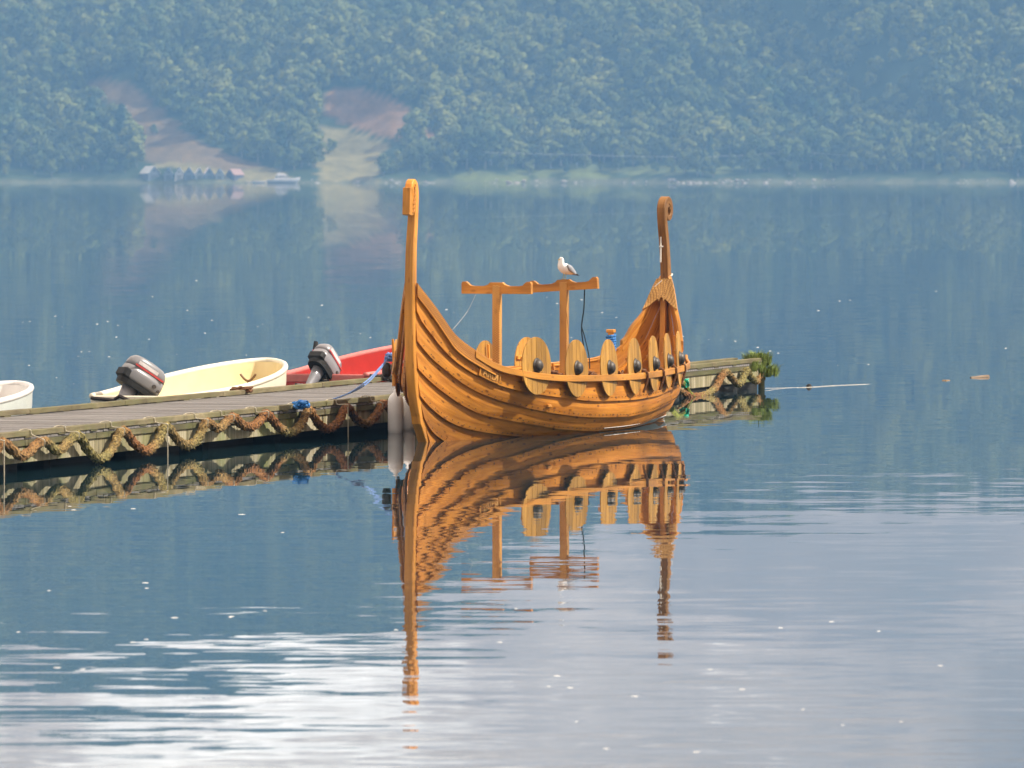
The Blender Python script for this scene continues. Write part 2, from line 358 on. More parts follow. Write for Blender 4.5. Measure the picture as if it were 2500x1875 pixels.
# ------------------------------------------------------------------ far hillside
SHORE = 3400.0
def shore(x): return SHORE + 7 * math.sin(x / 47.0 + 1) + 4 * math.sin(x / 19.0) + 2.0 * math.sin(x / 7.3)
_rx = pchip([(-3000, 310), (-420, 304), (-300, 302), (-190, 290), (-100, 258), (-20, 214), (60, 172), (150, 155), (300, 150), (3000, 200)])
def hill(x, y):
    D = y - shore(x)
    if D < 0: return max(-3.0, D * .25)
    h = 1.6 * smooth01(0, 5, D) + .27 * D + .20 * max(0, D - 50) * smooth01(40, 140, D) - .17 * max(0, D - 300)
    w = smooth01(15, 120, D)
    h += w * (22 * noise.noise((x / 95, y / 95, 3.3)) + 9 * noise.noise((x / 36, y / 36, 7.1)))
    # spur falling to the right-hand shore with a shaded gully on its left
    cx = 127 + (190 - D) * .79
    h += w * 34 * smooth01(-11, 13, x - cx) * smooth01(330, 200, D) * smooth01(35, 90, D)
    r = _rx(x) + 6 * noise.noise((x / 40, 0, 1.7))
    k = 28.0
    a = max(0, k - abs(h - r)) / k
    h = min(h, r) - a * a * k / 4
    if D > 1000: h -= (D - 1000) * .25
    return h
def inpoly(p, poly):
    x, y = p; c = False; j = len(poly) - 1
    for i in range(len(poly)):
        xi, yi = poly[i]; xj, yj = poly[j]
        if (yi > y) != (yj > y) and x < (xj - xi) * (y - yi) / (yj - yi) + xi: c = not c
        j = i
    return c
# ground plots as surveyed from the viewpoint: (outline, colour, trees allowed)
BROWN, RED, TAN, OLIVE, ROCK = (.18, .125, .062), (.25, .145, .07), (.24, .205, .085), (.14, .165, .05), (.12, .125, .07)
PLOTS = [
    ([(190, 190), (300, 195), (420, 285), (480, 340), (560, 375), (640, 405), (560, 420), (440, 400), (330, 390), (318, 330), (290, 270), (210, 230)], BROWN),
    ([(340, 385), (450, 396), (570, 402), (690, 415), (715, 440), (570, 443), (380, 405)], TAN),
    ([(785, 215), (880, 220), (970, 245), (1045, 300), (1095, 355), (960, 345), (860, 312), (800, 292), (770, 240)], RED),
    ([(765, 300), (860, 318), (960, 352), (935, 385), (925, 443), (775, 443), (785, 380)], TAN),
    ([(1120, 424), (1180, 415), (1290, 418), (1300, 446), (1110, 446)], OLIVE),
    ([(1290, 405), (1720, 408), (1900, 395), (1900, 405), (1720, 425), (1300, 428)], OLIVE),
    ([(2330, 385), (2440, 380), (2440, 398), (2330, 402)], TAN),
]
def plot_at(X, Y, h):
    p = w2px((X, Y, h)); p = (p[0] + 26 * noise.noise((X / 9, Y / 9, 2.2)), p[1] + 14 * noise.noise((X / 9, Y / 9, 5.2)))
    for poly, c in PLOTS:
        if inpoly(p, poly): return c
    return None
def axis(segs):
    out = []
    for a, b, st in segs:
        n = max(1, round((b - a) / st)); out += [a + (b - a) * i / n for i in range(n)]
    return out + [segs[-1][1]]
xs = axis([(-2600, -700, 95), (-700, -330, 18), (-330, 330, 3.3), (330, 700, 18), (700, 2600, 95)])
ys = axis([(3360, 3680, 3.2), (3680, 4400, 14), (4400, 4600, 40)])
vv = [(x, y, hill(x, y)) for y in ys for x in xs]; nx = len(xs)
ff = [(j * nx + i, j * nx + i + 1, (j + 1) * nx + i + 1, (j + 1) * nx + i) for j in range(len(ys) - 1) for i in range(nx - 1)]
def terrain_mat():
    m, n, l, b = newmat('hillside_ground')
    at = N(n, 'ShaderNodeAttribute', attribute_name='plot'); tc = N(n, 'ShaderNodeTexCoord')
    g = N(n, 'ShaderNodeTexNoise', i_Scale=.09, i_Detail=8., i_Roughness=.7); l.new(tc.outputs['Object'], g.inputs['Vector'])
    mr = N(n, 'ShaderNodeMapRange', i_1=.3, i_2=.7, i_3=.55, i_4=1.4); l.new(g.outputs['Fac'], mr.inputs[0])
    vm = N(n, 'ShaderNodeVectorMath', operation='SCALE'); l.new(at.outputs['Color'], vm.inputs[0]); l.new(mr.outputs[0], vm.inputs['Scale'])
    l.new(vm.outputs[0], b.inputs['Base Color']); b.inputs['Roughness'].default_value = .95; b.inputs['Specular IOR Level'].default_value = .1
    return m
me = bpy.data.meshes.new('hillside'); me.from_pydata(vv, [], ff); me.materials.append(terrain_mat())
ca = me.color_attributes.new('plot', 'FLOAT_COLOR', 'POINT'); cc = []
for (x, y, h) in vv:
    c = None
    if abs(x) < 330 and y < 3680: c = plot_at(x, y, h)
    if c is None:
        c = (.045, .065, .025)
        if y - shore(x) < 3.2 + 2 * noise.noise((x / 11, 0, 4.4)): c = ROCK
    cc += [*c, 1]
ca.data.foreach_set('color', cc); me.polygons.foreach_set('use_smooth', [True] * len(me.polygons))
hl_o = link('hillside', me); tag(hl_o, 'hazy wooded hillside rising across the fjord', kind='structure')

# trees --------------------------------------------------------
def leaf_mat(name, c1, c2):
    m, n, l, b = newmat(name)
    oi = N(n, 'ShaderNodeObjectInfo'); geo = N(n, 'ShaderNodeNewGeometry')
    tx = N(n, 'ShaderNodeTexNoise', i_Scale=.035, i_Detail=3.); l.new(geo.outputs['Position'], tx.inputs['Vector'])
    ad = N(n, 'ShaderNodeMath', operation='ADD'); l.new(oi.outputs['Random'], ad.inputs[0]); l.new(tx.outputs['Fac'], ad.inputs[1])
    t2 = N(n, 'ShaderNodeTexNoise', i_Scale=.009, i_Detail=2.); l.new(geo.outputs['Position'], t2.inputs['Vector'])
    hf = N(n, 'ShaderNodeMath', operation='MULTIPLY', i_1=.45); l.new(oi.outputs['Random'], hf.inputs[0]); l.new(hf.outputs[0], ad.inputs[0])
    a2 = N(n, 'ShaderNodeMath', operation='ADD'); l.new(ad.outputs[0], a2.inputs[0]); l.new(t2.outputs['Fac'], a2.inputs[1])
    mr = N(n, 'ShaderNodeMapRange', i_1=.72, i_2=1.75); l.new(a2.outputs[0], mr.inputs[0])
    r = ramp(n, [(0., c1), (1., c2)]); l.new(mr.outputs[0], r.inputs[0]); l.new(r.outputs[0], b.inputs['Base Color'])
    b.inputs['Roughness'].default_value = .7; b.inputs['Specular IOR Level'].default_value = .2
    return m
M_leaf = [leaf_mat('birch_foliage', (.042, .086, .016), (.29, .29, .055)), leaf_mat('alder_foliage', (.028, .065, .014), (.21, .22, .04)), leaf_mat('dark_spruce_foliage', (.015, .04, .02), (.05, .08, .03))]
M_bark = plain('pale_bark', (.28, .25, .21), .9, 0, .3, 2)
def crown_mesh(k, seed):
    rg = random.Random(seed); mb = MB(); H = 12.0
    if k == 2:       # conical
        blobs = []
        for i in range(16):
            f = i / 15; a = rg.random() * 6.28; rr = 2.3 * (1 - f) ** .8
            blobs.append((Vector((math.cos(a) * rr * .6, math.sin(a) * rr * .6, 2 + f * 9.6)), .5 + rr * .55))
    else:
        blobs = []
        for i in range(13):
            a = rg.random() * 6.28; f = rg.random(); z = 3.0 + 6.6 * (i / 12) ** .9
            w = 4.3 * math.sin(math.pi * min(1, max(.1, (z - .6) / 11.0))) ** .6
            blobs.append((Vector((math.cos(a) * w * .66 * f ** .5, math.sin(a) * w * .66 * f ** .5, z)), rg.uniform(1.4, 2.3) * (1.1 if z < 7.5 else .85)))
    for c, r in blobs:
        for q in range(56):
            d = Vector((rg.gauss(0, 1), rg.gauss(0, 1), rg.gauss(.2, 1))).normalized()
            p = c + Vector((d.x * r, d.y * r, d.z * r * .85)) * rg.uniform(.82, 1.06)
            nn = (d + Vector((rg.uniform(-.28, .28), rg.uniform(-.28, .28), rg.uniform(-.15, .35)))).normalized()
            t = nn.orthogonal().normalized(); t = Quaternion(nn, rg.random() * 6.28) @ t; u = nn.cross(t); s = rg.uniform(.32, .72)
            mb.add([p + t * s, p + u * s * .8, p - t * s * .9, p - u * s * .7], [(0, 1, 2, 3)])
    return mb.mesh('crown', M_leaf[k])
def trunk_mesh(seed):
    rg = random.Random(seed); mb = MB()
    mb.tube([(0, 0, -1), (.1, 0, 3), (0, .15, 7), (.1, .1, 10.5)], lambda t: .24 * (1 - t) + .05, 6)
    for z in (3.2, 4.6, 6.0):
        a = rg.random() * 6.28; mb.tube([(.05, 0, z), (math.cos(a) * 1.2, math.sin(a) * 1.2, z + 1.3), (math.cos(a) * 1.9, math.sin(a) * 1.9, z + 2.6)], lambda t: .11 * (1 - t) + .03, 5)
    return mb.mesh('trunk', M_bark)
KINDS = [(crown_mesh(0, 1), trunk_mesh(1), 0), (crown_mesh(0, 2), trunk_mesh(2), 0), (crown_mesh(1, 3), trunk_mesh(3), 1), (crown_mesh(1, 4), trunk_mesh(4), 1), (crown_mesh(2, 5), trunk_mesh(5), 2)]
spots = []
rg = random.Random(5)
def scatter(x0, x1, d0, d1, st, smin, smax):
    x = x0
    while x < x1:
        d = d0
        while d < d1:
            X = x + rg.uniform(-.48, .48) * st; Y = shore(X) + d + rg.uniform(-.48, .48) * st; d += st
            D = Y - shore(X)
            if D < 5.5 or (D < 17 and 335 < 1250 + FPX * X / Y < 600): continue
            h = hill(X, Y)
            if D < 330:
                c = plot_at(X, Y, h)
                top = plot_at(X, Y, h + 8) if c is None else c
                if c is not None and rg.random() > (.07 if c != OLIVE else .25): continue
                if top in (BROWN, RED, TAN) and rg.random() < .8: continue
                if c is None and D < 14 and rg.random() < .45: continue
            clump = noise.noise((X / 22, Y / 22, 9.0))
            if rg.random() < .12 - clump * .25: continue
            s = (smin + (smax - smin) * rg.random() ** 1.4) * (1 + clump * .55)
            if D < 16: s *= .62
            if D < 330 and c is not None: s *= .5
            spots.append((D, X, Y, h, s))
        x += st
scatter(-315, 315, 6, 330, 6.6, .8, 1.75)
scatter(-345, 345, 332, 980, 11.5, 1.3, 2.2)
spots.sort()
TREE_LABELS = {0: 'light green broadleaf tree near the far shore of the fjord', 1: 'darker green broadleaf tree near the far shore of the fjord', 2: 'slim dark conifer near the far shore of the fjord'}
TREE_GROUP = {0: 'light green trees along the far shore', 1: 'dark green trees along the far shore', 2: 'conifers along the far shore'}
TREE_NAME = {0: 'birch_tree', 1: 'alder_tree', 2: 'spruce_tree'}
def in_view(X, Y, h): return -20 < w2px((X, Y, h))[0] < 2520
single = [s for s in spots if in_view(s[1], s[2], s[3])][:300]
ssel = set(id(s) for s in single); rest = [s for s in spots if id(s) not in ssel]
src_crowns = {}
for (D, X, Y, h, s) in single:
    k = rg.choices(range(5), (4, 4, 4, 4, 1))[0]; cm, tm, kd = KINDS[k]
    e = empty(TREE_NAME[kd], (X, Y, h), rg.random() * 6.28, TREE_LABELS[kd], 'tree', TREE_GROUP[kd]); e.scale = (s * rg.uniform(.85, 1.2), s * rg.uniform(.85, 1.2), s)
    co = link('crown', cm, e); link('trunk', tm, e); src_crowns.setdefault(k, co)
# the wood behind: one mass, instanced
fm = bpy.data.meshes.new('far_wood'); fm.from_pydata([(X, Y, h - .3) for (_, X, Y, h, _) in rest], [], [])
a = fm.attributes.new('sc', 'FLOAT', 'POINT'); a.data.foreach_set('value', [s[4] for s in rest])
fo = link('far_wood', fm); tag(fo, 'dense hazy wood covering the hillside above the shore trees', 'wood', kind='stuff')
ng = bpy.data.node_groups.new('wood_scatter', 'GeometryNodeTree')
ng.interface.new_socket('Geometry', in_out='INPUT', socket_type='NodeSocketGeometry'); ng.interface.new_socket('Geometry', in_out='OUTPUT', socket_type='NodeSocketGeometry')
gi = ng.nodes.new('NodeGroupInput'); go = ng.nodes.new('NodeGroupOutput'); ip = ng.nodes.new('GeometryNodeInstanceOnPoints'); jn = ng.nodes.new('GeometryNodeJoinGeometry')
for k, o in sorted(src_crowns.items()):
    n_ = ng.nodes.new('GeometryNodeObjectInfo'); n_.transform_space = 'ORIGINAL'; n_.inputs['Object'].default_value = o; n_.inputs['As Instance'].default_value = True
    if k != 4: ng.links.new(n_.outputs['Geometry'], jn.inputs[0])
ip.inputs['Pick Instance'].default_value = True
rv = ng.nodes.new('FunctionNodeRandomValue'); rv.data_type = 'FLOAT_VECTOR'; rv.inputs[0].default_value = (-.05, -.05, 0); rv.inputs[1].default_value = (.05, .05, 6.28)
na = ng.nodes.new('GeometryNodeInputNamedAttribute'); na.data_type = 'FLOAT'; na.inputs['Name'].default_value = 'sc'
ng.links.new(gi.outputs[0], ip.inputs['Points']); ng.links.new(jn.outputs[0], ip.inputs['Instance']); ng.links.new(rv.outputs[0], ip.inputs['Rotation']); ng.links.new(na.outputs[0], ip.inputs['Scale']); ng.links.new(ip.outputs[0], go.inputs[0])
fo.modifiers.new('scatter', 'NODES').node_group = ng

# ------------------------------------------------------------------ haze over the fjord
HAZE = 1.8e-4
mb = MB(); mb.box((0, 1840, 182.5), (5400, 5660, 375))
hz = mb.build('haze', None); hz.data.materials.clear()
m = bpy.data.materials.new('haze'); m.use_nodes = True; n = m.node_tree.nodes; n.remove(n['Principled BSDF'])
pv = n.new('ShaderNodeVolumePrincipled'); pv.inputs['Color'].default_value = (.25, .545, 1.0, 1); pv.inputs['Density'].default_value = HAZE
pv.inputs['Density Attribute'].default_value = ''; pv.inputs['Anisotropy'].default_value = 0.0
m.node_tree.links.new(pv.outputs[0], n['Material Output'].inputs['Volume'])
try: m.cycles.homogeneous_volume = True
except Exception: pass
hz.data.materials.append(m); tag(hz, 'thin blue haze hanging over the fjord', kind='stuff')

# ------------------------------------------------------------------ viking ship
TH = math.radians(19.7); TM = 4.88
SHIP = Vector((-1.19, 91.6, 0)); SHIP_RZ = math.pi / 2 - TH
ship = empty('viking_ship', SHIP, SHIP_RZ, 'orange wooden viking ship with tall curled prow moored beside the dock', 'ship')
def ship_w(t, y, z): return SHIP + Matrix.Rotation(SHIP_RZ, 3, 'Z') @ Vector((t, y, z))
BOWZ = pchip([(-.38, 2.11), (-.08, 1.76), (.03, 1.62), (.24, 1.38), (.67, 1.13), (.94, 1.015), (1.15, .96), (1.85, .865), (2.52, .825), (3.77, .80), (4.88, .79)])
STERN = pchip([(-.38, 2.02), (-.28, 1.81), (-.22, 1.67), (-.15, 1.52), (.08, 1.27), (.21, 1.10), (.52, .94), (.80, .88), (1.85, .83), (2.52, .815), (3.77, .80), (4.88, .79)])
class Edge:
    def __init__(s, t0, B, p, q, tab): s.t0, s.B, s.p, s.q = t0, B, p, q; s.f = pchip(tab)
    def at(s, t):
        u = min(1, abs((t - TM) / (TM - s.t0))); b = s.B * (1 - u ** s.p) ** (s.q if t < TM else s.q * (1 - .2 * smooth01(TM, TM + 1.5, t))) * (1 - .06 * smooth01(TM, TM + 2.5, t)) + .05
        tt = t if t < TM else 2 * TM - t; z = s.f(tt)
        if t > TM and tt < 3.0:            # the stern sweeps up later than the bow
            z0 = s.f(3.0); z = z0 + (z - z0) * (STERN(tt) - STERN(3.0)) / max(1e-4, BOWZ(tt) - BOWZ(3.0))
        return b, z
    def P(s, w):
        t = s.t0 + (2 * (TM - s.t0)) * w; b, z = s.at(t); return Vector((t, b, z))
SHEER = Edge(-.38, 1.22, 2.5, 1.0, [(-.38, 2.11), (-.08, 1.76), (.03, 1.62), (.24, 1.38), (.67, 1.13), (.94, 1.015), (1.15, .96), (1.85, .865), (2.52, .825), (3.77, .80), (4.88, .79)])
L1 = Edge(-.39, 1.20, 2.4, 1.05, [(-.39, 1.75), (-.32, 1.63), (-.14, 1.43), (.0, 1.28), (.28, 1.06), (.67, .87), (1.03, .75), (1.54, .65), (2.39, .55), (3.59, .46), (4.88, .44)])
L2 = Edge(-.375, 1.12, 2.3, 1.12, [(-.375, 1.36), (-.09, 1.12), (.21, .93), (.52, .76), (.84, .635), (1.33, .51), (1.88, .41), (2.67, .31), (3.48, .25), (4.88, .21)])
L3 = Edge(-.345, .96, 2.2, 1.2, [(-.345, 1.0), (-.03, .80), (.31, .62), (.65, .47), (1.0, .36), (1.54, .27), (2.13, .195), (2.98, .10), (3.85, .05), (4.88, .03)])
L4 = Edge(-.26, .74, 2.1, 1.25, [(-.26, .64), (.04, .46), (.43, .285), (.82, .18), (1.22, .12), (1.83, .055), (2.58, 0), (3.6, -.06), (4.88, -.09)])
L5 = Edge(-.11, .5, 2, 1.3, [(-.11, .34), (.11, .17), (.35, .06), (.58, -.01), (1.0, -.08), (2.0, -.16), (4.88, -.2)])
KE = Edge(.1, .02, 2, 1.3, [(.1, .02), (.4, -.14), (1.0, -.26), (2.0, -.31), (4.88, -.33)])
EDG = [SHEER, L1, L2, L3, L4, L5, KE]
def plank_pt(k, w, v, side, off=0.0):
    a, b = EDG[k].P(w), EDG[k + 1].P(w)
    p = a.lerp(b, v); bulge = .018 * math.sin(math.pi * v) * min(1, p.y / .5)
    y = p.y + bulge + .034 * v - .006 * (1 - v) + off
    return Vector((p.x, side * y, p.z - (.022 * v if k else .018 * v)))
NU, NV = 64, 5
ws = [.5 - .5 * math.cos(math.pi * i / (NU - 1)) for i in range(NU)]
ws = [.55 * a + .45 * i / (NU - 1) for i, a in enumerate(ws)]
for side in (-1, 1):
    riv = MB()
    for k in range(6):
        G = [[plank_pt(k, w, -.06 + 1.06 * j / (NV - 1) if k else j / (NV - 1), side) for j in range(NV)] for w in ws]
        if side > 0: G = [list(r) for r in G]
        else: G = [list(reversed(r)) for r in G]
        mb = MB(); mb.solid(G, .030); o = mb.build('plank', M_hull, ship, smooth=False)
        if k < 5:
            for i in range(78):
                w = .012 + .976 * i / 77
                if min(w, 1 - w) < .02 and k < 2: pass
                c = plank_pt(k, w, .86, side, .003)
                riv.box(c, (.011, .010, .011))
    r = riv.build('rivets', M_iron, ship); tag(r, kind='stuff')
# stems: in-plane profiles (t, z) swept with an athwartship width
tf = pchip([(-.45, .62), (-.30, .30), (0, .05), (.33, -.21), (.63, -.36), (.98, -.44), (1.36, -.475), (1.75, -.49), (2.1, -.48), (2.5, -.455), (2.9, -.39), (3.3, -.34), (3.6, -.32)])
def sweep_plane(path, depth, width, name, mat, parent):
    """path: [(t,z)], depth(f): in-plane thickness, width(f): across the ship"""
    rings = []; m = len(path); L = 0; uv = []
    for i, (t, z) in enumerate(path):
        a, b = path[max(i - 1, 0)], path[min(i + 1, m - 1)]
        d = Vector((b[0] - a[0], b[1] - a[1])).normalized(); nn = Vector((-d.y, d.x)); f = i / (m - 1)
        if i: L += math.hypot(t - path[i - 1][0], z - path[i - 1][1])
        h = depth(f) / 2; w = width(f) / 2; e = .15 * w
        pts = []
        for (s1, s2) in ((-h, -w + e), (-h, w - e), (-h + e, w), (h - e, w), (h, w - e), (h, -w + e), (h - e, -w), (-h + e, -w)):
            pts.append(Vector((t + nn.x * s1, s2, z + nn.y * s1))); uv.append((L, s1 * 1.0 + s2 * 1.3))
        rings.append(pts)
    mb = MB(); mb.loft(rings); mb.uv = uv
    return mb.build(name, mat, parent, fix=True)
zs = [-.3 + 3.5 * i / 46 for i in range(47)]
def stem_depth(z): return .20 if z < .3 else .15 - .03 * smooth01(1.8, 3.0, z)
bow_path = [(tf(z) + stem_depth(z) / 2, z) for z in zs]
# bow head: over the top, curling forward
cx, cz = bow_path[-1][0] - .095, zs[-1] + .06
bow_path2 = bow_path + [(cx + .095 * math.cos(a), cz + .15 * math.sin(a)) for a in [math.radians(x) for x in (10, 30, 50, 70, 90, 110, 130, 150, 170, 190)]]
stem = sweep_plane(bow_path2, lambda f: stem_depth(zs[0] + f * 3.9) * (1 - .45 * smooth01(.86, 1, f)), lambda f: .125 - .025 * smooth01(.3, .95, f), 'stem_post', M_post, ship)
# hanging block below the curl, with a carved cheek
mb = MB(); fr = [(-.56, 3.35), (-.585, 3.0), (-.50, 2.985), (-.43, 3.0), (-.40, 3.2), (-.41, 3.36)]
V = [Vector((t, s * .05, z)) for s in (-1, 1) for (t, z) in fr]; q = len(fr)
mb.add(V, [tuple(range(q)), tuple(reversed(range(q, 2 * q)))] + [(i, q + i, q + (i + 1) % q, (i + 1) % q) for i in range(q)], [(p.z, p.x + p.y) for p in V])
mb.build('head_block', M_post, stem, fix=True)
mb = MB()
for i in range(7):
    z = 3.02 + i * .055; mb.tube([(-.47 + .012 * i, -.052, z), (-.45 + .012 * i, -.062, z + .02), (-.42 + .008 * i, -.052, z + .045)], .012, 6)
mb.build('carved_braid', M_post, stem)
# stern
zs2 = [-.3 + 3.28 * i / 46 for i in range(47)]
stern_path = [(2 * TM - (tf(z) + stem_depth(z) / 2) - .10 * smooth01(1.9, 3.0, z), z) for z in zs2]
R0 = .17; c0 = (stern_path[-1][0] + R0 - .005, zs2[-1] + .02)
sp = []
for i in range(1, 46):
    f = i / 45; a = math.pi - f * math.radians(520); r = R0 * (1 - .68 * f); sp.append((c0[0] + r * math.cos(a), c0[1] + r * math.sin(a)))
sternp = sweep_plane(stern_path + sp, lambda f: (stem_depth(-.3 + f / .51 * 3.28) if f < .5 else .115 - .075 * smooth01(.5, 1, f)), lambda f: .12, 'stern_post', M_sternpost, ship)
sweep_plane([(2 * TM - tf(z) - .20, z) for z in [.1 + 1.62 * i / 12 for i in range(13)]], lambda f: .07, lambda f: .085, 'inner_stern_post', M_post, ship)
mb = MB(); mb.tube(catmull([ship_w(0, 0, 0) * 0 + Vector(p) for p in ((10.02, .16, 1.86), (10.08, .02, 1.99), (10.20, -.075, 2.06), (10.29, -.03, 2.08), (10.3, .06, 2.04), (10.2, .13, 1.95), (10.02, .16, 1.86))], 6), .012, 6)
wr = mb.build('stern_rope_loop', M_white, ship)
mb = MB(); mb.tube([(9.98, .02, 2.25), (9.985, .02, 2.45), (9.99, .02, 2.62)], .012, 6); mb.tube([(9.97, .04, 2.48), (9.975, -.02, 2.48)], .012, 6); mb.build('stern_cord', M_white, ship)
# keel
mb = MB(); mb.box((TM, 0, -.36), (8.6, .09, .14), bev=.01); mb.build('keel', M_hull, ship)

def rail_sweep(t0, t1, off, thick, top, bot, name, mat, side, n=60):
    """top/bot: functions of t giving heights relative to the sheer; off(t): outboard offset of the inner face"""
    rings = []; uv = []; L = 0; prev = None
    for i in range(n):
        t = t0 + (t1 - t0) * i / (n - 1); b, z = SHEER.at(t)
        b2, _ = SHEER.at(t + .02); db = (b2 - b) / .02; nn = Vector((-db, 1)).normalized()
        def pt(o, zz): return Vector((t + nn.x * o, side * (b + nn.y * o), zz))
        o0 = off(t); o1 = o0 + thick; zt, zb = z + top(t), z + bot(t); e = .006
        r = [pt(o0 + e, zb), pt(o1 - e, zb), pt(o1, zb + e), pt(o1, zt - e), pt(o1 - e, zt), pt(o0 + e, zt), pt(o0, zt - e), pt(o0, zb + e)]
        if prev is not None: L += (r[0] - prev).length
        prev = r[0]; uv += [(L, (p.z - z) + (0 if k in (2, 3) else .4)) for k, p in enumerate(r)]; rings.append(r)
    mb = MB(); mb.loft(rings); mb.uv = uv
    return mb.build(name, mat, ship, fix=True)
for side in (-1, 1):
    rail_sweep(.55, 2 * TM - .55, lambda t: .022 + .05 * smooth01(.7, 1.5, t) * smooth01(2 * TM - .7, 2 * TM - 1.5, t), .035, lambda t: 0.0, lambda t: -.088, 'shield_rail', M_post, side, 90)
    rail_sweep(.6, 2 * TM - .6, lambda t: -.045, .06, lambda t: .012 - .03, lambda t: -.045, 'gunwale', M_post, side, 70)
    rail_sweep(-.37, .86, lambda t: .012, .03, lambda t: .02 * smooth01(-.35, .2, t), lambda t: -.135 - .02 * smooth01(.9, .2, t), 'bow_board', M_carv, side, 30)
    rail_sweep(-.37, .92, lambda t: .010, .042, lambda t: -.137 - .02 * smooth01(.9, .2, t), lambda t: -.165 - .02 * smooth01(.9, .2, t), 'rubbing_strip', M_post, side, 30)
    rail_sweep(9.50, 2 * TM + .37, lambda t: -.03, .055, lambda t: .055, lambda t: -.10, 'stern_board', M_post, side, 30)
# lattice panel joining the two sides under the stern curl
G = []
for i in range(9):
    row = []
    for j in range(25):
        c = -1 + 2 * j / 24; lim = .12 + .09 * abs(c) ** 1.6 + (.02 if j % 4 == 2 and abs(c) < .5 else 0)
        t = 2 * TM + .34 - lim * (i / 8); b, z = SHEER.at(t); row.append(Vector((t, c * (b + .015), z + .06)))
    G.append(row)
mb = MB(); mb.solid(G, .025); mb.build('stern_panel', M_latt, ship, fix=True)
# thin white stripe just above the waterline on the after half
def hull_b(t, z):
    for k in range(6):
        (b0, z0), (b1, z1) = EDG[k].at(t), EDG[k + 1].at(t)
        if z1 <= z <= z0: f = (z0 - z) / max(1e-6, z0 - z1); return b0 + (b1 - b0) * f + .034 * f + .018 * math.sin(math.pi * f)
    return .05
for side in (-1, 1):
    mb = MB(); mb.solid([[Vector((t, side * (hull_b(t, z) + .022), z)) for z in ((.008, .05 + .02 * smooth01(5, 8, t)) if side < 0 else (.05 + .02 * smooth01(5, 8, t), .008))] for t in [4.3 + 5.2 * i / 40 for i in range(41)]], .006); mb.build('waterline_stripe', M_wstripe, ship)
# thwarts, bottom boards, ribs
for t in (2.3, 4.1, 5.0, 7.1):
    b, z = SHEER.at(t); mb = MB(); mb.box((t, 0, .42), (.24, 2 * b - .12, .04), bev=.006); mb.build('thwart', M_post, ship)
for j in range(5):
    mb = MB(); mb.box((TM, (j - 2) * .2, .10), (6.2, .185, .025)); mb.build('floor_board', M_post, ship)
for t in [1.2 + .83 * i for i in range(10)]:
    for side in (-1, 1):
        pts = [Vector((t, side * (EDG[k].at(t)[0] - .05), EDG[k].at(t)[1])) for k in (0, 1, 2, 3)]
        mb = MB(); mb.tube(pts, .022, 6); mb.build('rib', M_post, ship)
# name plate with raised lettering
def strake_pt(t, v, off):
    w = (t - SHEER.t0) / (2 * (TM - SHEER.t0)); p = plank_pt(0, w, v, -1, off); return p
G = [[strake_pt(.66 + .36 * i / 8, 1.0 - (1.0 - .46) * j / 2 - .03, .014) for j in range(3)] for i in range(9)]
mb = MB(); mb.solid(G, .016); npl = mb.build('name_plate', M_post, ship, fix=True)
for (v0, v1) in ((.44, .475), (.945, .985)):
    G = [[strake_pt(.655 + .37 * i / 8, v1 - (v1 - v0) * j, .024) for j in range(2)] for i in range(9)]
    mb = MB(); mb.solid(G, .012); mb.build('plate_frame', M_post, npl, fix=True)
for (ta, tb) in ((.645, .665), (1.015, 1.035)):
    G = [[strake_pt(ta + (tb - ta) * i, .98 - .54 * j / 2, .024) for j in range(3)] for i in range(2)]
    mb = MB(); mb.solid(G, .012); mb.build('plate_frame', M_post, npl, fix=True)
tcu = bpy.data.curves.new('lettering', 'FONT'); tcu.body = 'ARDI'; tcu.size = 1.0; tcu.extrude = .05; tcu.align_x = 'CENTER'
to = bpy.data.objects.new('lettering', tcu); COL.objects.link(to); bpy.context.view_layer.update()
tm_ = bpy.data.meshes.new_from_object(to); bpy.data.objects.remove(to)
xsx = [v.co.x for v in tm_.vertices]; x0, x1 = min(xsx), max(xsx)
for v in tm_.vertices:
    f = (v.co.x - x0) / (x1 - x0); v.co = strake_pt(.705 + .27 * f, .88 - .34 * (v.co.y / .72), .016 if v.co.z < 0 else .026)
tm_.materials.clear(); tm_.materials.append(wood('carved_letter_wood', (.74, .40, .12), (.6, .3, .08), 'Object', knots=0)); link('lettering', tm_, npl)

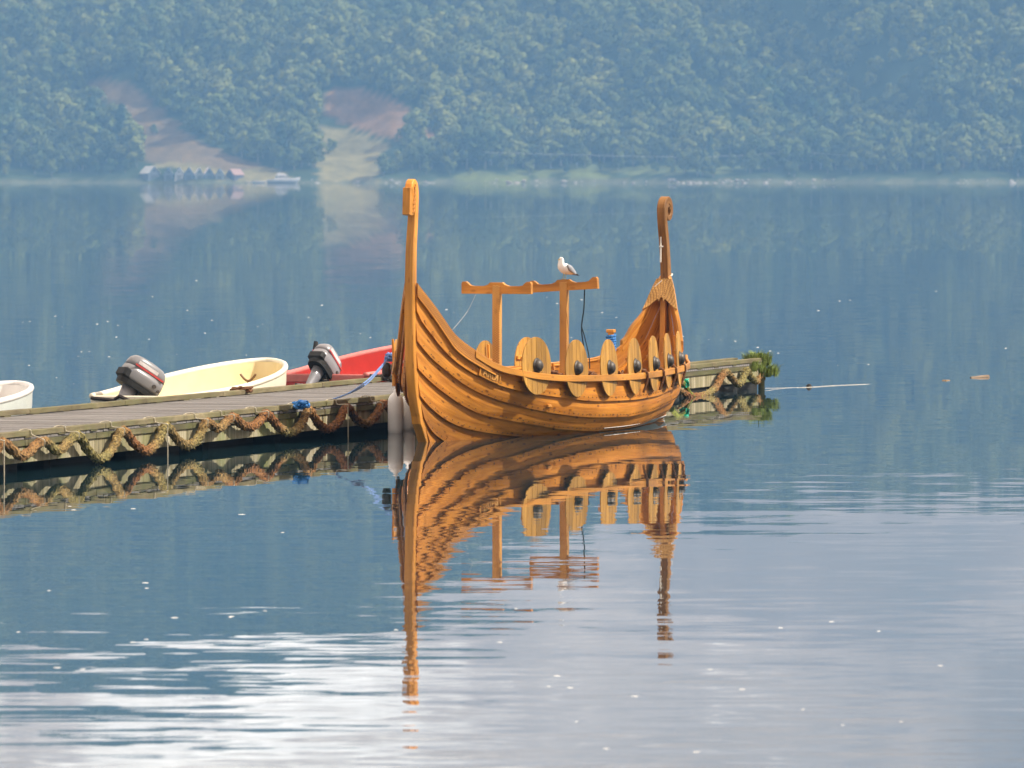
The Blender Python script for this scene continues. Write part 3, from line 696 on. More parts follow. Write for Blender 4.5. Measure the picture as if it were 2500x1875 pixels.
# mast crutches (post + scooped cross beam)
def crutch(t, tilt=0.0):
    mb = MB(); mb.box((t, 0, 1.04), (.105, .105, 1.96), bev=.006); p = mb.build('mast_post', M_pale, ship)
    prof = [(-.50, .14), (-.485, .165), (-.44, .165), (-.405, .14), (-.38, .115), (-.33, .105), (-.18, .105), (-.12, .125), (-.085, .155), (.085, .155), (.12, .125), (.18, .105), (.33, .105), (.38, .115), (.405, .14), (.44, .165), (.485, .165), (.50, .14), (.50, .02), (.485, 0), (-.485, 0), (-.50, .02)]
    q = len(prof); V = [Vector((t + s * .038, y, 1.905 + z)) for s in (-1, 1) for (y, z) in prof]; mb = MB()
    for s in (0, 1):
        pass
    top = list(range(18))
    F_ = []
    for s in (0, 1):
        o = s * q
        # fan as quads between the top line and the straight bottom
        mid = [Vector((t + (-1 if s == 0 else 1) * .038, prof[i][0], 1.905 + (.0 if 0 < i < 17 else .02))) for i in top]
    Vt = []; 
    for s in (-1, 1):
        for i in top: Vt.append(Vector((t + s * .038, prof[i][0], 1.905 + prof[i][1])))
        for i in top: Vt.append(Vector((t + s * .038, prof[i][0], 1.905)))
    for i in range(17):
        F_.append((i, i + 1, 18 + i + 1, 18 + i)); F_.append((36 + i, 54 + i, 54 + i + 1, 36 + i + 1))
        F_.append((i, 36 + i, 36 + i + 1, i + 1)); F_.append((18 + i, 18 + i + 1, 54 + i + 1, 54 + i))
    F_.append((0, 18, 54, 36)); F_.append((17, 53, 71, 35))
    mb = MB(); mb.add(Vt, F_, [(v.y, v.z) for v in Vt]); cb = mb.build('cross_beam', M_post, p, fix=True)
    if tilt:
        piv = Vector((t, 0, 1.97)); cb.data.transform(Matrix.Translation(piv) @ Matrix.Rotation(tilt, 4, 'X') @ Matrix.Translation(-piv))
    return p
crutch(2.93); crutch(5.69, math.radians(-3.6))

# shields -----------------------------------------------------------------
SR = .385
def shield(name, label, group):
    e = empty(name, label=label, cat='shield', group=group); nb = 6
    for k in range(nb):
        x0 = -SR + 2 * SR * k / nb + .003; x1 = -SR + 2 * SR * (k + 1) / nb - .003; cols = []
        for i in range(6):
            x = x0 + (x1 - x0) * i / 5; h = math.sqrt(max(0.0, SR * SR - x * x)); h = max(h, .012); cols.append((x, h))
        V = []; uvs = []
        for yy in (-.008, .008):
            for (x, h) in cols: V += [(x, yy, h), (x, yy, -h)]; uvs += [(h + k * 1.3, x), (-h + k * 1.3, x)]
        F_ = []
        for i in range(5):
            a = 2 * i; F_ += [(a, a + 1, a + 3, a + 2), (12 + a, 12 + a + 2, 12 + a + 3, 12 + a + 1), (a, a + 2, 12 + a + 2, 12 + a), (a + 1, 12 + a + 1, 12 + a + 3, a + 3)]
        F_ += [(0, 12, 13, 1), (10, 11, 23, 22)]
        mb = MB(); mb.add(V, F_, uvs); mb.build('shield_board', M_shield, e, fix=True)
    # iron boss, domed, with a flange
    rings = []
    for (r, y) in ((.118, -.012), (.118, -.02), (.10, -.022), (.096, -.042), (.080, -.066), (.054, -.084), (.025, -.091), (.004, -.093)):
        rings.append([Vector((r * math.cos(a), y, r * math.sin(a))) for a in [2 * math.pi * k / 20 for k in range(20)]])
    rings = [[Vector((p.x * .88, p.y, p.z * .9)) for p in r_] for r_ in rings]
    mb = MB(); mb.loft(rings); mb.build('boss', M_iron, e, smooth=True, fix=True)
    mb = MB(); mb.box((0, .026, .10), (.70, .03, .05), bev=.004); mb.build('back_batten', M_post, e)
    mb = MB(); mb.box((0, .026, -.17), (.64, .03, .05), bev=.004); mb.build('back_batten', M_post, e)
    mb = MB(); mb.box((0, .05, 0), (.035, .03, .66), bev=.006); mb.build('grip', M_post, e)
    return e
order = ['nearest the prow', 'second from the prow', 'third from the prow', 'fourth from the prow', 'fifth from the prow', 'sixth from the prow', 'nearest the stern']
proto = None
def put_shield(t, side, label, group, dz=.095, roll=0):
    global proto
    o = shield('shield', label, group) if proto is None else copy_tree(proto)
    if proto is None: proto = o
    b, z = SHEER.at(t); db = (SHEER.at(t + .05)[0] - SHEER.at(t - .05)[0]) / .1
    nn = Vector((-db, 1)).normalized(); off = .058
    lp = Vector((t + nn.x * off, side * (b + nn.y * off), z + dz)); o.location = ship_w(*lp)
    # shield faces local -Y; outward direction in ship frame is (nn.x, side*nn.y)
    ang = math.atan2(side * nn.y, nn.x) + SHIP_RZ
    o.rotation_euler = (math.radians(roll), 0, ang + math.pi / 2 + (math.radians(4.5) if side < 0 else 0))
    tag(o, label, 'shield', group); return o
for k, t in enumerate((1.74, 2.76, 3.80, 4.82, 5.73, 6.58, 7.42)):
    put_shield(t, -1, 'round pale wooden shield on the near rail, ' + order[k], 'shields along the near rail', .095 + (0, .0, .0, .005, .01, .015, .01)[k], -2)
FL = {1.75: 'far rail shield nearest the prow, seen past the bow planks', 2.85: 'second far rail shield from the prow, mostly hidden by the bow', 6.0: 'far rail shield showing its battened back beside the forward mast post', 7.3: 'far rail shield whose back shows just left of the first near shield'}
for t, lab in FL.items(): put_shield(t, 1, 'round wooden ' + lab, 'shields along the far rail', .01 if t > 5 else .05, 2)
# brown lashings along the near rail
for k, t in enumerate((2.28, 3.28, 4.32, 5.28, 6.16, 7.0, 7.75)):
    b, z = SHEER.at(t); rg2 = random.Random(40 + k); mb = MB()
    for q in range(4):
        a = [Vector((t + rg2.uniform(-.16, .16), -(b + rg2.uniform(-.05, .07)), z + rg2.uniform(-.01, .05))) for _ in range(5)]
        mb.tube(catmull(a, 4), .013, 6)
    if k >= 3:
        x = t - .1; mb.tube(catmull([Vector((x, -(b + .02), z + .03)), Vector((x, -(b + .125), z)), Vector((x + .02, -(b + .12), z - .12)), Vector((x, -(b + .07), z - .28))], 4), .018, 6)
    mb.build('rail_lashing', M_leather, ship)
# small post wrapped in blue rope on the far quarter
b, z = SHEER.at(9.25); z -= .055
mb = MB(); mb.box((9.3, b - .02, z + .12), (.07, .07, .50), bev=.008); mb.box((9.3, b - .02, z + .37), (.10, .12, .05), bev=.008); bp_ = mb.build('mooring_post', M_post, ship)
mb = MB(); mb.tube([(9.3 + .062 * math.cos(a), b - .02 + .062 * math.sin(a), z + .06 + .26 * i / 60) for i, a in enumerate([i * .75 for i in range(61)])], .02, 6); mb.build('blue_lashing', M_blue, bp_)
# wooden horn cleat standing on the far bow
b, z = SHEER.at(1.25); mb = MB(); mb.tube([(1.2, b + .05, z - .25), (1.22, b + .06, z + .1), (1.2, b + .07, z + .38)], lambda f: .03 - .012 * f, 8); mb.build('thole_pin', M_post, ship)

# ropes of the ship
def rope(name, pts, r, mat, label, cat='rope', n=8):
    mb = MB(); mb.tube(catmull(pts, n), r, 6); o = mb.build(name, mat, None, smooth=True); return tag(o, label, cat)
pA = ship_w(5.69, -.30, 1.93); pB = px2wY(1420, 798, 97.0); pC = px2wY(1430, 850, 97.2)
rope('halyard', [pA, (pA + pB) / 2 + Vector((.01, 0, -.01)), pB, px2wY(1424, 840, 97.1), pC + Vector((.02, 0, -.25))], .010, M_darkrope, 'thin dark rope hanging from the aft cross beam')
rope('halyard', [pB, px2wY(1428, 825, 97.0), px2wY(1438, 870, 97.0), px2wY(1440, 900, 97.0)], .009, M_darkrope, 'dark tail of rope beside the hanging line, second near shield')
rope('stay_line', [ship_w(2.93, .30, 1.91), px2wY(1140, 762, 94.3), px2wY(1104, 806, 94.0)], .0018, M_white, 'very thin pale line from the forward cross beam to the bow')
# fenders
def fender(x, y, Y, h, r, label):
    base = px2wY(x, y, Y); e = empty('fender', (base.x, base.y, -.05), 0, label, 'fender', 'white fenders by the bow')
    rings = []
    for (f, k) in ((0, .25), (.03, .72), (.09, .97), (.2, 1), (.5, 1.0), (.72, 1), (.82, .95), (.9, .75), (.95, .45), (.98, .28), (1.02, .24), (1.04, .1)):
        rings.append([Vector((r * k * math.cos(a), r * k * math.sin(a), f * h)) for a in [2 * math.pi * i / 20 for i in range(20)]])
    mb = MB(); mb.loft(rings); mb.build('fender_body', M_vinyl, e, smooth=True, fix=True)
    mb = MB(); mb.tube([(0, 0, h * 1.0), (.02, 0, h + .25), (.16, .02, h + .5)], .009, 6); mb.build('fender_line', M_white, e)
    return e
fender(966, 1057, 94.9, .62, .108, 'white cylindrical fender floating left of the ship bow, between dock and hull')
fender(995, 1050, 96.0, .55, .10, 'white fender half hidden behind the ship bow planks')

# gull ----------------------------------------------------------------------
gw = ship_w(5.69, -.0, 2.06); gull = empty('gull', gw, math.radians(214), 'white gull with grey wings standing on the aft cross beam', 'gull'); gull.scale = (.85, 1.25, .98); gull.rotation_euler[1] = -.14
spine = [(-.205, 0, .105, .006, .012), (-.165, 0, .112, .018, .03), (-.12, 0, .122, .04, .048), (-.07, 0, .135, .06, .062), (-.02, 0, .147, .074, .072), (.03, 0, .162, .078, .072), (.07, 0, .182, .07, .064), (.095, 0, .210, .052, .048), (.10, 0, .238, .042, .040), (.104, 0, .262, .040, .038), (.114, 0, .282, .034, .033), (.128, 0, .292, .018, .018), (.134, 0, .294, .006, .006)]
tang = [(1, .1)] * 3 + [(1, .2), (1, .2), (.9, .45), (.6, .8), (.25, 1), (.1, 1), (.2, 1), (.6, .75), (.9, .4), (1, .2)]
rings = []
for (x, y, z, rv_, rh), (dx, dz) in zip(spine, tang):
    d = Vector((dx, 0, dz)).normalized(); up = Vector((-d.z, 0, d.x))
    rings.append([Vector((x, y, z)) + up * rv_ * math.sin(a) + Vector((0, 1, 0)) * rh * math.cos(a) for a in [2 * math.pi * k / 14 for k in range(14)]])
mb = MB(); mb.loft(rings); body = mb.build('body', plain('white_feathers', (.90, .89, .87), .7, 0, .05, 30), gull, smooth=True, fix=True)
M_wing = plain('grey_wing_feathers', (.32, .33, .36), .7, 0, .15, 30)
for s in (-1, 1):
    rings = []
    for (x, z, h, w) in ((.045, .182, .02, .016), (.02, .175, .045, .018), (-.04, .158, .05, .016), (-.10, .138, .042, .014), (-.16, .118, .026, .012), (-.215, .100, .010, .006), (-.245, .092, .003, .003)):
        yc = s * (.072 if x > -.05 else .060 + .0 * x) * (1 if x > -.12 else .72 if x > -.2 else .35)
        rings.append([Vector((x + .01 * math.sin(a), yc + s * w * math.cos(a) * .8, z + h * math.sin(a))) for a in [2 * math.pi * k / 10 for k in range(10)]])
    mb = MB(); mb.loft(rings); wg = mb.build('wing', M_wing, gull, smooth=True, fix=True)
    mb = MB(); mb.tube([(-.19, s * .035, .100), (-.235, s * .022, .094), (-.275, s * .012, .088)], lambda f: .011 * (1 - f) + .002, 6); mb.build('wing_tip', plain('black_wing_tip', (.02, .02, .02), .6), wg)
    mb = MB(); mb.tube([(.005, s * .022, .10), (.0, s * .022, .05), (.003, s * .022, .006)], .0055, 6); mb.tube([(-.01, s * .022, .004), (.035, s * .03, .004)], .005, 5); mb.tube([(0, s * .022, .004), (.034, s * .012, .004)], .005, 5)
    mb.build('leg', plain('grey_green_leg', (.35, .33, .16), .5), gull)
    mb = MB(); mb.box((.125, s * .026, .285), (.010, .006, .010)); mb.build('eye', M_iron, body)
mb = MB(); mb.tube([(.125, 0, .276), (.15, 0, .270), (.172, 0, .262)], lambda f: .011 * (1 - f) + .002, 8); mb.build('beak', plain('yellow_beak', (.62, .42, .08), .4), gull)

# ------------------------------------------------------------------ floating dock
DP = Vector((-5.99, 81.4, 0)); DD = Vector((.288, .957, 0)).normalized(); DRZ = math.atan2(DD.y, DD.x)
dock = empty('floating_dock', DP, DRZ, 'long grey plank dock with mossy timber edges moored left of the ship', 'dock')
DW, S0, S1, S2 = 2.75, -4.0, 28.6, 35.25
def dock_w(s, o, z): return DP + Matrix.Rotation(DRZ, 3, 'Z') @ Vector((s, o, z))
def px_face(x, y, out=.0):
    """photo pixel -> dock frame (s, z) on the near face, 'out' metres in front of it"""
    d = Vector(((x - 1250) / FPX, 1, -(y - YHOR) / FPX)); n_ = Matrix.Rotation(DRZ, 3, 'Z') @ Vector((0, 1, 0)); p0 = dock_w(0, -out, 0); c = Vector((0, 0, CAMH))
    k = (p0 - c).dot(n_) / d.dot(n_); p = c + d * k; q = Matrix.Rotation(-DRZ, 3, 'Z') @ (p - DP); return Vector((q.x, -out, q.z))
# deck: cross planks
mb = MB(); s = S0; i = 0; rg3 = random.Random(3)
while s < S1:
    w = .115; q0 = len(mb.uv); mb.box((s + w / 2, DW / 2, .405 + rg3.uniform(-.002, .002)), (w, DW - .02 + rg3.uniform(-.02, 0), .03)); s += w + .007; du, dv = rg3.uniform(0, 90), rg3.uniform(0, 90); mb.uv[q0:] = [(a + du, b + dv) for a, b in mb.uv[q0:]]
k = len(mb.v); deck = mb.build('deck_boards', M_deck, dock); tag(deck, kind='stuff')
mb = MB(); s = S1 + .01
while s < S2 - .05:
    mb.box((s + .0575, .26, .405), (.115, .50, .03)); s += .122
d2 = mb.build('deck_boards', M_deck, dock); tag(d2, kind='stuff')
def edge_line(o, sa, sb, face):
    """kerb beam on blocks, lower beam; o: centre of the beam across the dock"""
    s = sa; q = 0
    while s < sb - .3:
        e = min(s + 3.6 + .4 * ((q * 7) % 3), sb)
        mb = MB(); mb.box(((s + e) / 2, o, .462 + rg3.uniform(-.004, .004)), (e - s - .015, .11, .066), bev=.006); mb.build('kerb_beam', M_beam, dock)
        b = s + .25
        while b < e - .1:
            mb = MB(); mb.box((b, o, .425), (.24, .10, .028)); mb.build('kerb_block', M_beamlow, dock); b += 1.12
        s = e; q += 1
    s = sa
    while s < sb - .3:
        e = min(s + 2.44, sb)
        mb = MB(); mb.box(((s + e) / 2, o + (.012 if face < 0 else -.012), .347), (e - s - .012, .10, .072), bev=.005); mb.build('edge_joist', M_beamlow, dock)
        mb = MB(); mb.box(((s + e) / 2, o + (.02 if face < 0 else -.02), .213), (e - s - .010, .06, .196), bev=.004); mb.build('fascia_panel', M_skirt, dock)
        s = e
edge_line(.05, S0, S2, -1)
edge_line(DW - .05, S0, S1, 1)
edge_line(.5, S1, S2, 1)
mb = MB(); mb.box((S1 - .03, DW / 2 + .25, .25), (.06, DW - .6, .26)); mb.build('end_board', M_skirt, dock)
mb = MB(); mb.box((S2 + .04, .27, .27), (.06, .56, .30), bev=.004); mb.build('end_board', M_beamlow, dock)
s = S0 + 1.0
while s < S1 - 2:
    mb = MB(); mb.box((s + .9, DW / 2, .04), (1.9, 1.9, .46), bev=.06); mb.build('float', M_float, dock); s += 2.9
for s in (29.6, 31.3, 33.0, 34.45):
    mb = MB(); mb.box((s, .27, .02), (1.5, .36, .44), bev=.05); mb.build('float', M_float, dock)
mb = MB(); mb.tube([(S2 + .02, .05, -.5), (S2 + .02, .05, .36)], .055, 10); mb.build('end_pile', M_beamlow, dock)

# rope garland fender along the near edge
GAR = [(-60, 1085), (-25, 1125), (5, 1080), (53, 1113), (104, 1077), (142, 1100), (188, 1062), (216, 1100), (244, 1120), (272, 1098), (299, 1051), (330, 1085), (359, 1100), (384, 1078), (405, 1041), (435, 1075), (460, 1087), (485, 1068), (503, 1030), (534, 1046), (567, 1018), (590, 1036), (612, 1042), (634, 1028), (651, 1010), (680, 1042), (711, 1056), (735, 1035), (754, 1001), (778, 1035), (800, 1047), (826, 1030), (846, 994), (872, 1025), (895, 1034), (917, 1015), (937, 985), (965, 1015), (990, 1022)]
def garland(pts, label, r=.056):
    P = catmull([px_face(x, y, .085) for x, y in pts], 9); mb = MB(); n = 12
    rings = []; prev = None; rgx = random.Random(8)
    V = []; m = len(P)
    for i, p in enumerate(P):
        d = (P[min(i + 1, m - 1)] - P[max(i - 1, 0)]).normalized(); nn = Vector((0, 1, 0)); nn = (nn - d * nn.dot(d)).normalized(); bi = d.cross(nn)
        rings.append([p + (nn * math.cos(a) + bi * math.sin(a)) * r * (.25 + .75 * smooth01(0, 9, min(i, m - 1 - i))) * (1 + .16 * math.sin(3 * a + i * 1.9) + rgx.uniform(-.12, .12)) for a in [2 * math.pi * k / n for k in range(n)]])
    mb.loft(rings); o = mb.build('rope_fender', M_coir, None); 
    o.location = DP; o.rotation_euler = (0, 0, DRZ); tag(o, label, 'rope fender')
    fz = MB()   # frayed fibres
    for i in range(0, m - 1):
        for q in range(4):
            a = rgx.random() * 6.28; d = (P[min(i + 1, m - 1)] - P[max(i - 1, 0)]).normalized(); nn = Vector((0, 1, 0)); nn = (nn - d * nn.dot(d)).normalized(); bi = d.cross(nn)
            u = nn * math.cos(a) + bi * math.sin(a); p = P[i].lerp(P[i + 1], rgx.random()) + u * r * .95; w = d * .010
            tip = p + u * rgx.uniform(.008, .028) + d * rgx.uniform(-.03, .03) + Vector((0, 0, -.012))
            fz.add([p - w, p + w, tip], [(0, 1, 2)])
    f = fz.build('frayed_fibres', M_coir, o); tag(f, kind='stuff')
    return o
garland(GAR, 'thick shaggy brown rope hung in loops along the near dock edge')
garland([(1655, 948), (1675, 962), (1700, 968), (1725, 962), (1748, 945), (1762, 918), (1774, 908), (1788, 925), (1804, 938), (1816, 920), (1823, 904), (1834, 922), (1848, 930), (1856, 912)], 'shaggy olive rope hung in loops at the far dock end', .055)
# thin cords tying the garland up
cords = MB(); ci = 0
for (x, y, tail) in ((5, 1078, .75), (104, 1076, 0), (188, 1058, 0), (299, 1048, 0), (405, 1038, .62), (503, 1026, 0), (567, 1014, 0), (651, 1006, 0), (754, 997, 0), (846, 990, .5), (930, 985, 0)):
    p = px_face(x, y, .16); s = p.x
    pts = [Vector((s - .42, .40, .425)), Vector((s - .2, .16, .44)), Vector((s - .05, .09, .502)), Vector((s - .02, -.01, .50)), Vector((s, -.03, .44)), Vector((s + .03, -.165, p.z + .01)), Vector((s + .06, -.16, p.z - .07))]
    if tail: pts.append(Vector((s + .06, -.165, p.z - tail)))
    mb = MB(); mb.tube(catmull(pts, 5), .0075, 6); mb.build('tie_cord', M_cord, dock)
# weeds growing from the dock end
def weed(s, o, z, n, hgt, label, seed):
    rgw = random.Random(seed); e = empty('weed_tuft', dock_w(s, o, z), 0, label, 'plant', 'weeds on the dock end'); mb = MB()
    for i in range(n):
        a = rgw.random() * 6.28; r = rgw.random() ** .7 * .20; b = Vector((math.cos(a) * r * 1.2, math.sin(a) * r * .6, rgw.uniform(-.05, .03))); L = hgt * rgw.uniform(.4, 1.15)
        lean = Vector((math.cos(a), math.sin(a), 0)) * rgw.uniform(.1, .7) * L; w = Vector((-math.sin(a), math.cos(a), 0)) * rgw.uniform(.004, .009)
        p1 = b + lean * .35 + Vector((0, 0, L * .65)); p2 = b + lean + Vector((0, 0, L * rgw.uniform(.55, 1.0)))
        mb.add([b - w, b + w, p1 + w, p1 - w, p2], [(0, 1, 2, 3), (3, 2, 4)])
    mb.build('blades', M_grass, e); return e
weed(S2 - .05, .10, .40, 800, .22, 'bushy green weed tuft at the very tip of the dock', 1)
weed(S2 - .75, .02, .33, 320, .15, 'smaller weed patch just before the dock tip', 2)
weed(S2 + .06, .0, .22, 520, .20, 'green weed hanging over the dock end face', 3)
# green net bundle and algae rope by the stern
p = px_face(1672, 936, .1); mb = MB()
for k in range(16):
    a = [Vector((p.x + random.uniform(-.09, .09), p.y + random.uniform(-.07, .07), p.z + random.uniform(-.07, .07))) for _ in range(4)]; mb.tube(catmull(a, 4), .012, 5)
o = mb.build('net_bundle', M_green, None); o.location = DP; o.rotation_euler = (0, 0, DRZ); tag(o, 'small teal green bundle of netting hanging behind the stern', 'net')
pts = [px_face(1640, 950, .08), px_face(1655, 930, .09), px_face(1672, 940, .1), px_face(1682, 958, .1), px_face(1695, 968, .1), px_face(1712, 966, .1), px_face(1735, 958, .1)]
mb = MB(); mb.tube(catmull(pts, 5), lambda f: .05 - .02 * f, 7); o = mb.build('algae_rope', M_algae, None); o.location = DP; o.rotation_euler = (0, 0, DRZ); tag(o, 'slimy green rope sagging behind the ship stern', 'rope')

# blue mooring line: knot on the dock and two strands to the bow
kn = px2w(735, 986, .50); e = empty('mooring_line', kn, 0, 'bright blue mooring rope from the dock edge knot up to the bow', 'rope')
mb = MB(); rgk = random.Random(2)
for k in range(9):
    a = [Vector((rgk.uniform(-.10, .10), rgk.uniform(-.2, .2), rgk.uniform(-.06, .04))) for _ in range(5)]; mb.tube(catmull(a, 4), .017, 6)
mb.tube(catmull([(-.1, .3, -.05), (-.2, .7, -.06), (-.38, 1.2, -.07)], 4), .014, 6)
mb.build('knot', M_blue, e)
top = px2wY(949, 872, 94.6) - kn
for k, dz in enumerate((0, -.035)):
    pts = [Vector((.02, .02, .02)), Vector(px2w(780, 983, .44) - kn), Vector(px2wY(845, 963, 93.3) - kn), Vector(px2wY(893, 932, 94.0) - kn) + Vector((0, 0, dz)), Vector(px2wY(927, 898, 94.4) - kn) + Vector((0, 0, dz * .7)), top]
    mb = MB(); mb.tube(catmull(pts, 6), .011, 6); mb.build('strand', M_bluepale, e)
mb = MB()
for k in range(7):
    a = [top + Vector((random.uniform(-.07, .09), random.uniform(-.06, .06), random.uniform(-.05, .06))) for _ in range(5)]; mb.tube(catmull(a, 4), .013, 6)
mb.build('knot', M_bluepale, e)
b_ = px2wY(944, 902, 94.7); mb = MB()
rings = [[Vector((b_.x + r * math.cos(a), b_.y + r * math.sin(a), b_.z + z)) for a in [2 * math.pi * i / 14 for i in range(14)]] for (z, r) in ((-.11, .02), (-.09, .05), (-.04, .065), (.03, .065), (.08, .05), (.1, .02))]
mb.loft(rings); o = mb.build('buoy', plain('dark_brown_buoy', (.03, .018, .012), .5), None, smooth=True, fix=True); tag(o, 'small dark buoy hanging under the blue rope knot', 'buoy')
# things lying on the deck
c0_ = dock_w(18.2, DW - .4, .42)
pts = [px2w(790, 928, .43), px2w(820, 926, .43), px2w(845, 927, .43), px2w(868, 929, .43)]
mb = MB(); mb.tube(catmull(pts, 4), .014, 6); mb.tube([pts[-1] + Vector((.04 * math.cos(a), .1 * math.sin(a), 0)) for a in [i * .7 for i in range(10)]], .014, 6)
tag(mb.build('iron_rod', M_iron, None), 'dark iron rod with a ring end lying on the deck', 'rod')
def coil(s, o, z, label, mat, r=.09, seed=0, n=9):
    rgk = random.Random(seed); mb = MB()
    for k in range(n):
        a = [Vector((rgk.uniform(-r, r), rgk.uniform(-r * 2, r * 2), rgk.uniform(0, r))) for _ in range(5)]; mb.tube(catmull(a, 4), .012, 6)
    ob = mb.build('rope_coil', mat, None); ob.location = dock_w(s, o, z); ob.rotation_euler = (0, 0, DRZ); return tag(ob, label, 'rope')
coil(25.3, DW - .05, .47, 'tan rope coil looped over the far kerb beam near the red boat', plain('tan_rope', (.45, .36, .22), .85, 0, .2, 50), .10, 4, 12)
coil(16.6, DW - .05, .46, 'dark rope heap on the far kerb beside the yellow boat', M_leather, .075, 5)
coil(22.9, DW - .08, .44, 'black rope tangle under the red boat outboard motor', M_iron, .10, 6)

# ------------------------------------------------------------------ small open boats behind the dock
def skiff(name, s, L, beam, f0, f1, hull, inner, rim, label, cat='boat', blunt=.55):
    e = empty(name, dock_w(s, DW + .18 + beam / 2, 0), DRZ, label, cat)
    def hb(f): return beam / 2 * ((.80 + .20 * min(1, f / .35)) if f < .35 else max(0.0, 1 - ((f - .35) / .65) ** 2.6) ** blunt)
    def gz(f): return f0 + (f1 - f0) * f ** 1.5
    def ring(f, k, inset):
        # k 0..1 from gunwale (y+) under the keel to the other gunwale
        b = max(.0, hb(f) - inset); g = gz(f); a = math.pi * k; c = math.cos(a); sgn = 1 if c >= 0 else -1
        y = b * sgn * abs(c) ** .55; depth = (g + .10 - (.16 * smooth01(.8, 1., f))) - inset * 1.4
        fl = math.sin(a) ** .75 if 0 < k < 1 else 0
        return Vector((f * L, y, g - depth * fl))
    fs = [0, .02, .1, .2, .3, .4, .5, .6, .68, .76, .83, .89, .93, .96, .98, .992, .999]
    nk = 19
    def shell(inset, fa, mat, nm, flip):
        V = []; F_ = []
        for f in fa:
            for k in range(nk):
                V.append(ring(f, k / (nk - 1), inset))
        for i in range(len(fa) - 1):
            for k in range(nk - 1):
                q = (i * nk + k, i * nk + k + 1, (i + 1) * nk + k + 1, (i + 1) * nk + k); F_.append(q if not flip else tuple(reversed(q)))
        mid = len(V); V.append(Vector((fa[0] * L, 0, gz(0) - .2 if not flip else gz(0) - .2)))
        for k in range(nk - 1): F_.append((k + 1, k, mid) if not flip else (k, k + 1, mid))
        lo = (len(fa) - 1) * nk; F_.append(tuple(range(lo, lo + nk)) if not flip else tuple(reversed(range(lo, lo + nk))))
        mb = MB(); mb.add(V, F_); return mb.build(nm, mat, e, smooth=True)
    shell(0, fs, hull, 'hull', True)
    shell(.055, [.02 + .965 * f for f in fs], inner, 'liner', False)
    # rim
    rings = []
    line = [(f, 1) for f in fs] + [(f, -1) for f in reversed(fs)]
    P = [Vector((f * L + (.015 if f > .9 else 0), sg * (hb(f) - .02), gz(f) + .008)) for f, sg in line]
    mb = MB(); mb.tube(P, .042, 8); mb.build('gunwale_rim', rim, e, smooth=True)
    mb = MB(); mb.box((.03, 0, f0 - .05), (.07, beam * .76, .13), bev=.015); mb.build('transom_cap', rim, e)
    for f in (.30, .58):
        mb = MB(); mb.box((f * L, 0, .27), (.26, 2 * hb(f) - .16, .05), bev=.012); mb.build('thwart', inner, e)
    return e
M_wgel = plain('white_gelcoat', (.80, .78, .75), .25, 0, .04, 3, coat=.3); M_mint = plain('pale_green_gelcoat', (.66, .71, .68), .3, 0, .05, 3, coat=.3)
M_yel = plain('cream_yellow_gelcoat', (.82, .69, .40), .3, 0, .06, 3, coat=.3); M_ywh = plain('cream_white_rim', (.86, .80, .64), .3, 0, .05, 3)
M_red = plain('red_paint', (.42, .028, .022), .38, 0, .10, 4, coat=.2); M_pink = plain('faded_red_rim', (.55, .16, .14), .45, 0, .1, 6)
skiff('skiff', 4.85, 5.5, 1.65, .50, .74, M_mint, M_wgel, M_wgel, 'white open boat with pale green hull cut by the left edge')
ye = skiff('skiff', 15.3, 5.6, 1.75, .42, .78, M_ywh, M_yel, M_ywh, 'cream yellow open boat with tilted outboard motor behind the dock')
rd = skiff('skiff', 23.5, 6.0, 1.7, .50, .88, M_red, M_red, M_pink, 'red open boat behind the dock, closest to the ship bow', blunt=.8)
M_rub = plain('dark_rubber', (.02, .012, .01), .6)
mb = MB(); mb.tube([(-.02, .68, .40), (-.02, .35, .37), (-.02, .26, .43), (-.02, .1, .36), (-.02, -.6, .37)], .028, 6); mb.build('transom_fender_strip', M_rub, ye)
for k in (0, 1):
    mb = MB(); mb.box((2.35 + k * .36, .735, .42), (.13, .03, .30), bev=.03); mb.build('mooring_patch', plain('tan_patch', (.40, .25, .13), .6), ye)
mb = MB(); mb.tube(catmull([(5.05, -.02, .60), (5.05, .04, .53), (5.05, .10, .50), (5.05, .16, .53), (5.05, .22, .60)], 4), .018, 7); mb.tube([(5.05, .10, .50), (5.05, .10, .42)], .018, 6); mb.build('horseshoe_cleat', plain('brown_cleat', (.20, .11, .04), .5), ye)
for k in range(3):
    mb = MB(); mb.tube([(.35 + .12 * k, .83, .5), (.35 + .12 * k, .83, .68)], .02, 6); mb.build('rod_holder', M_wgel, rd)

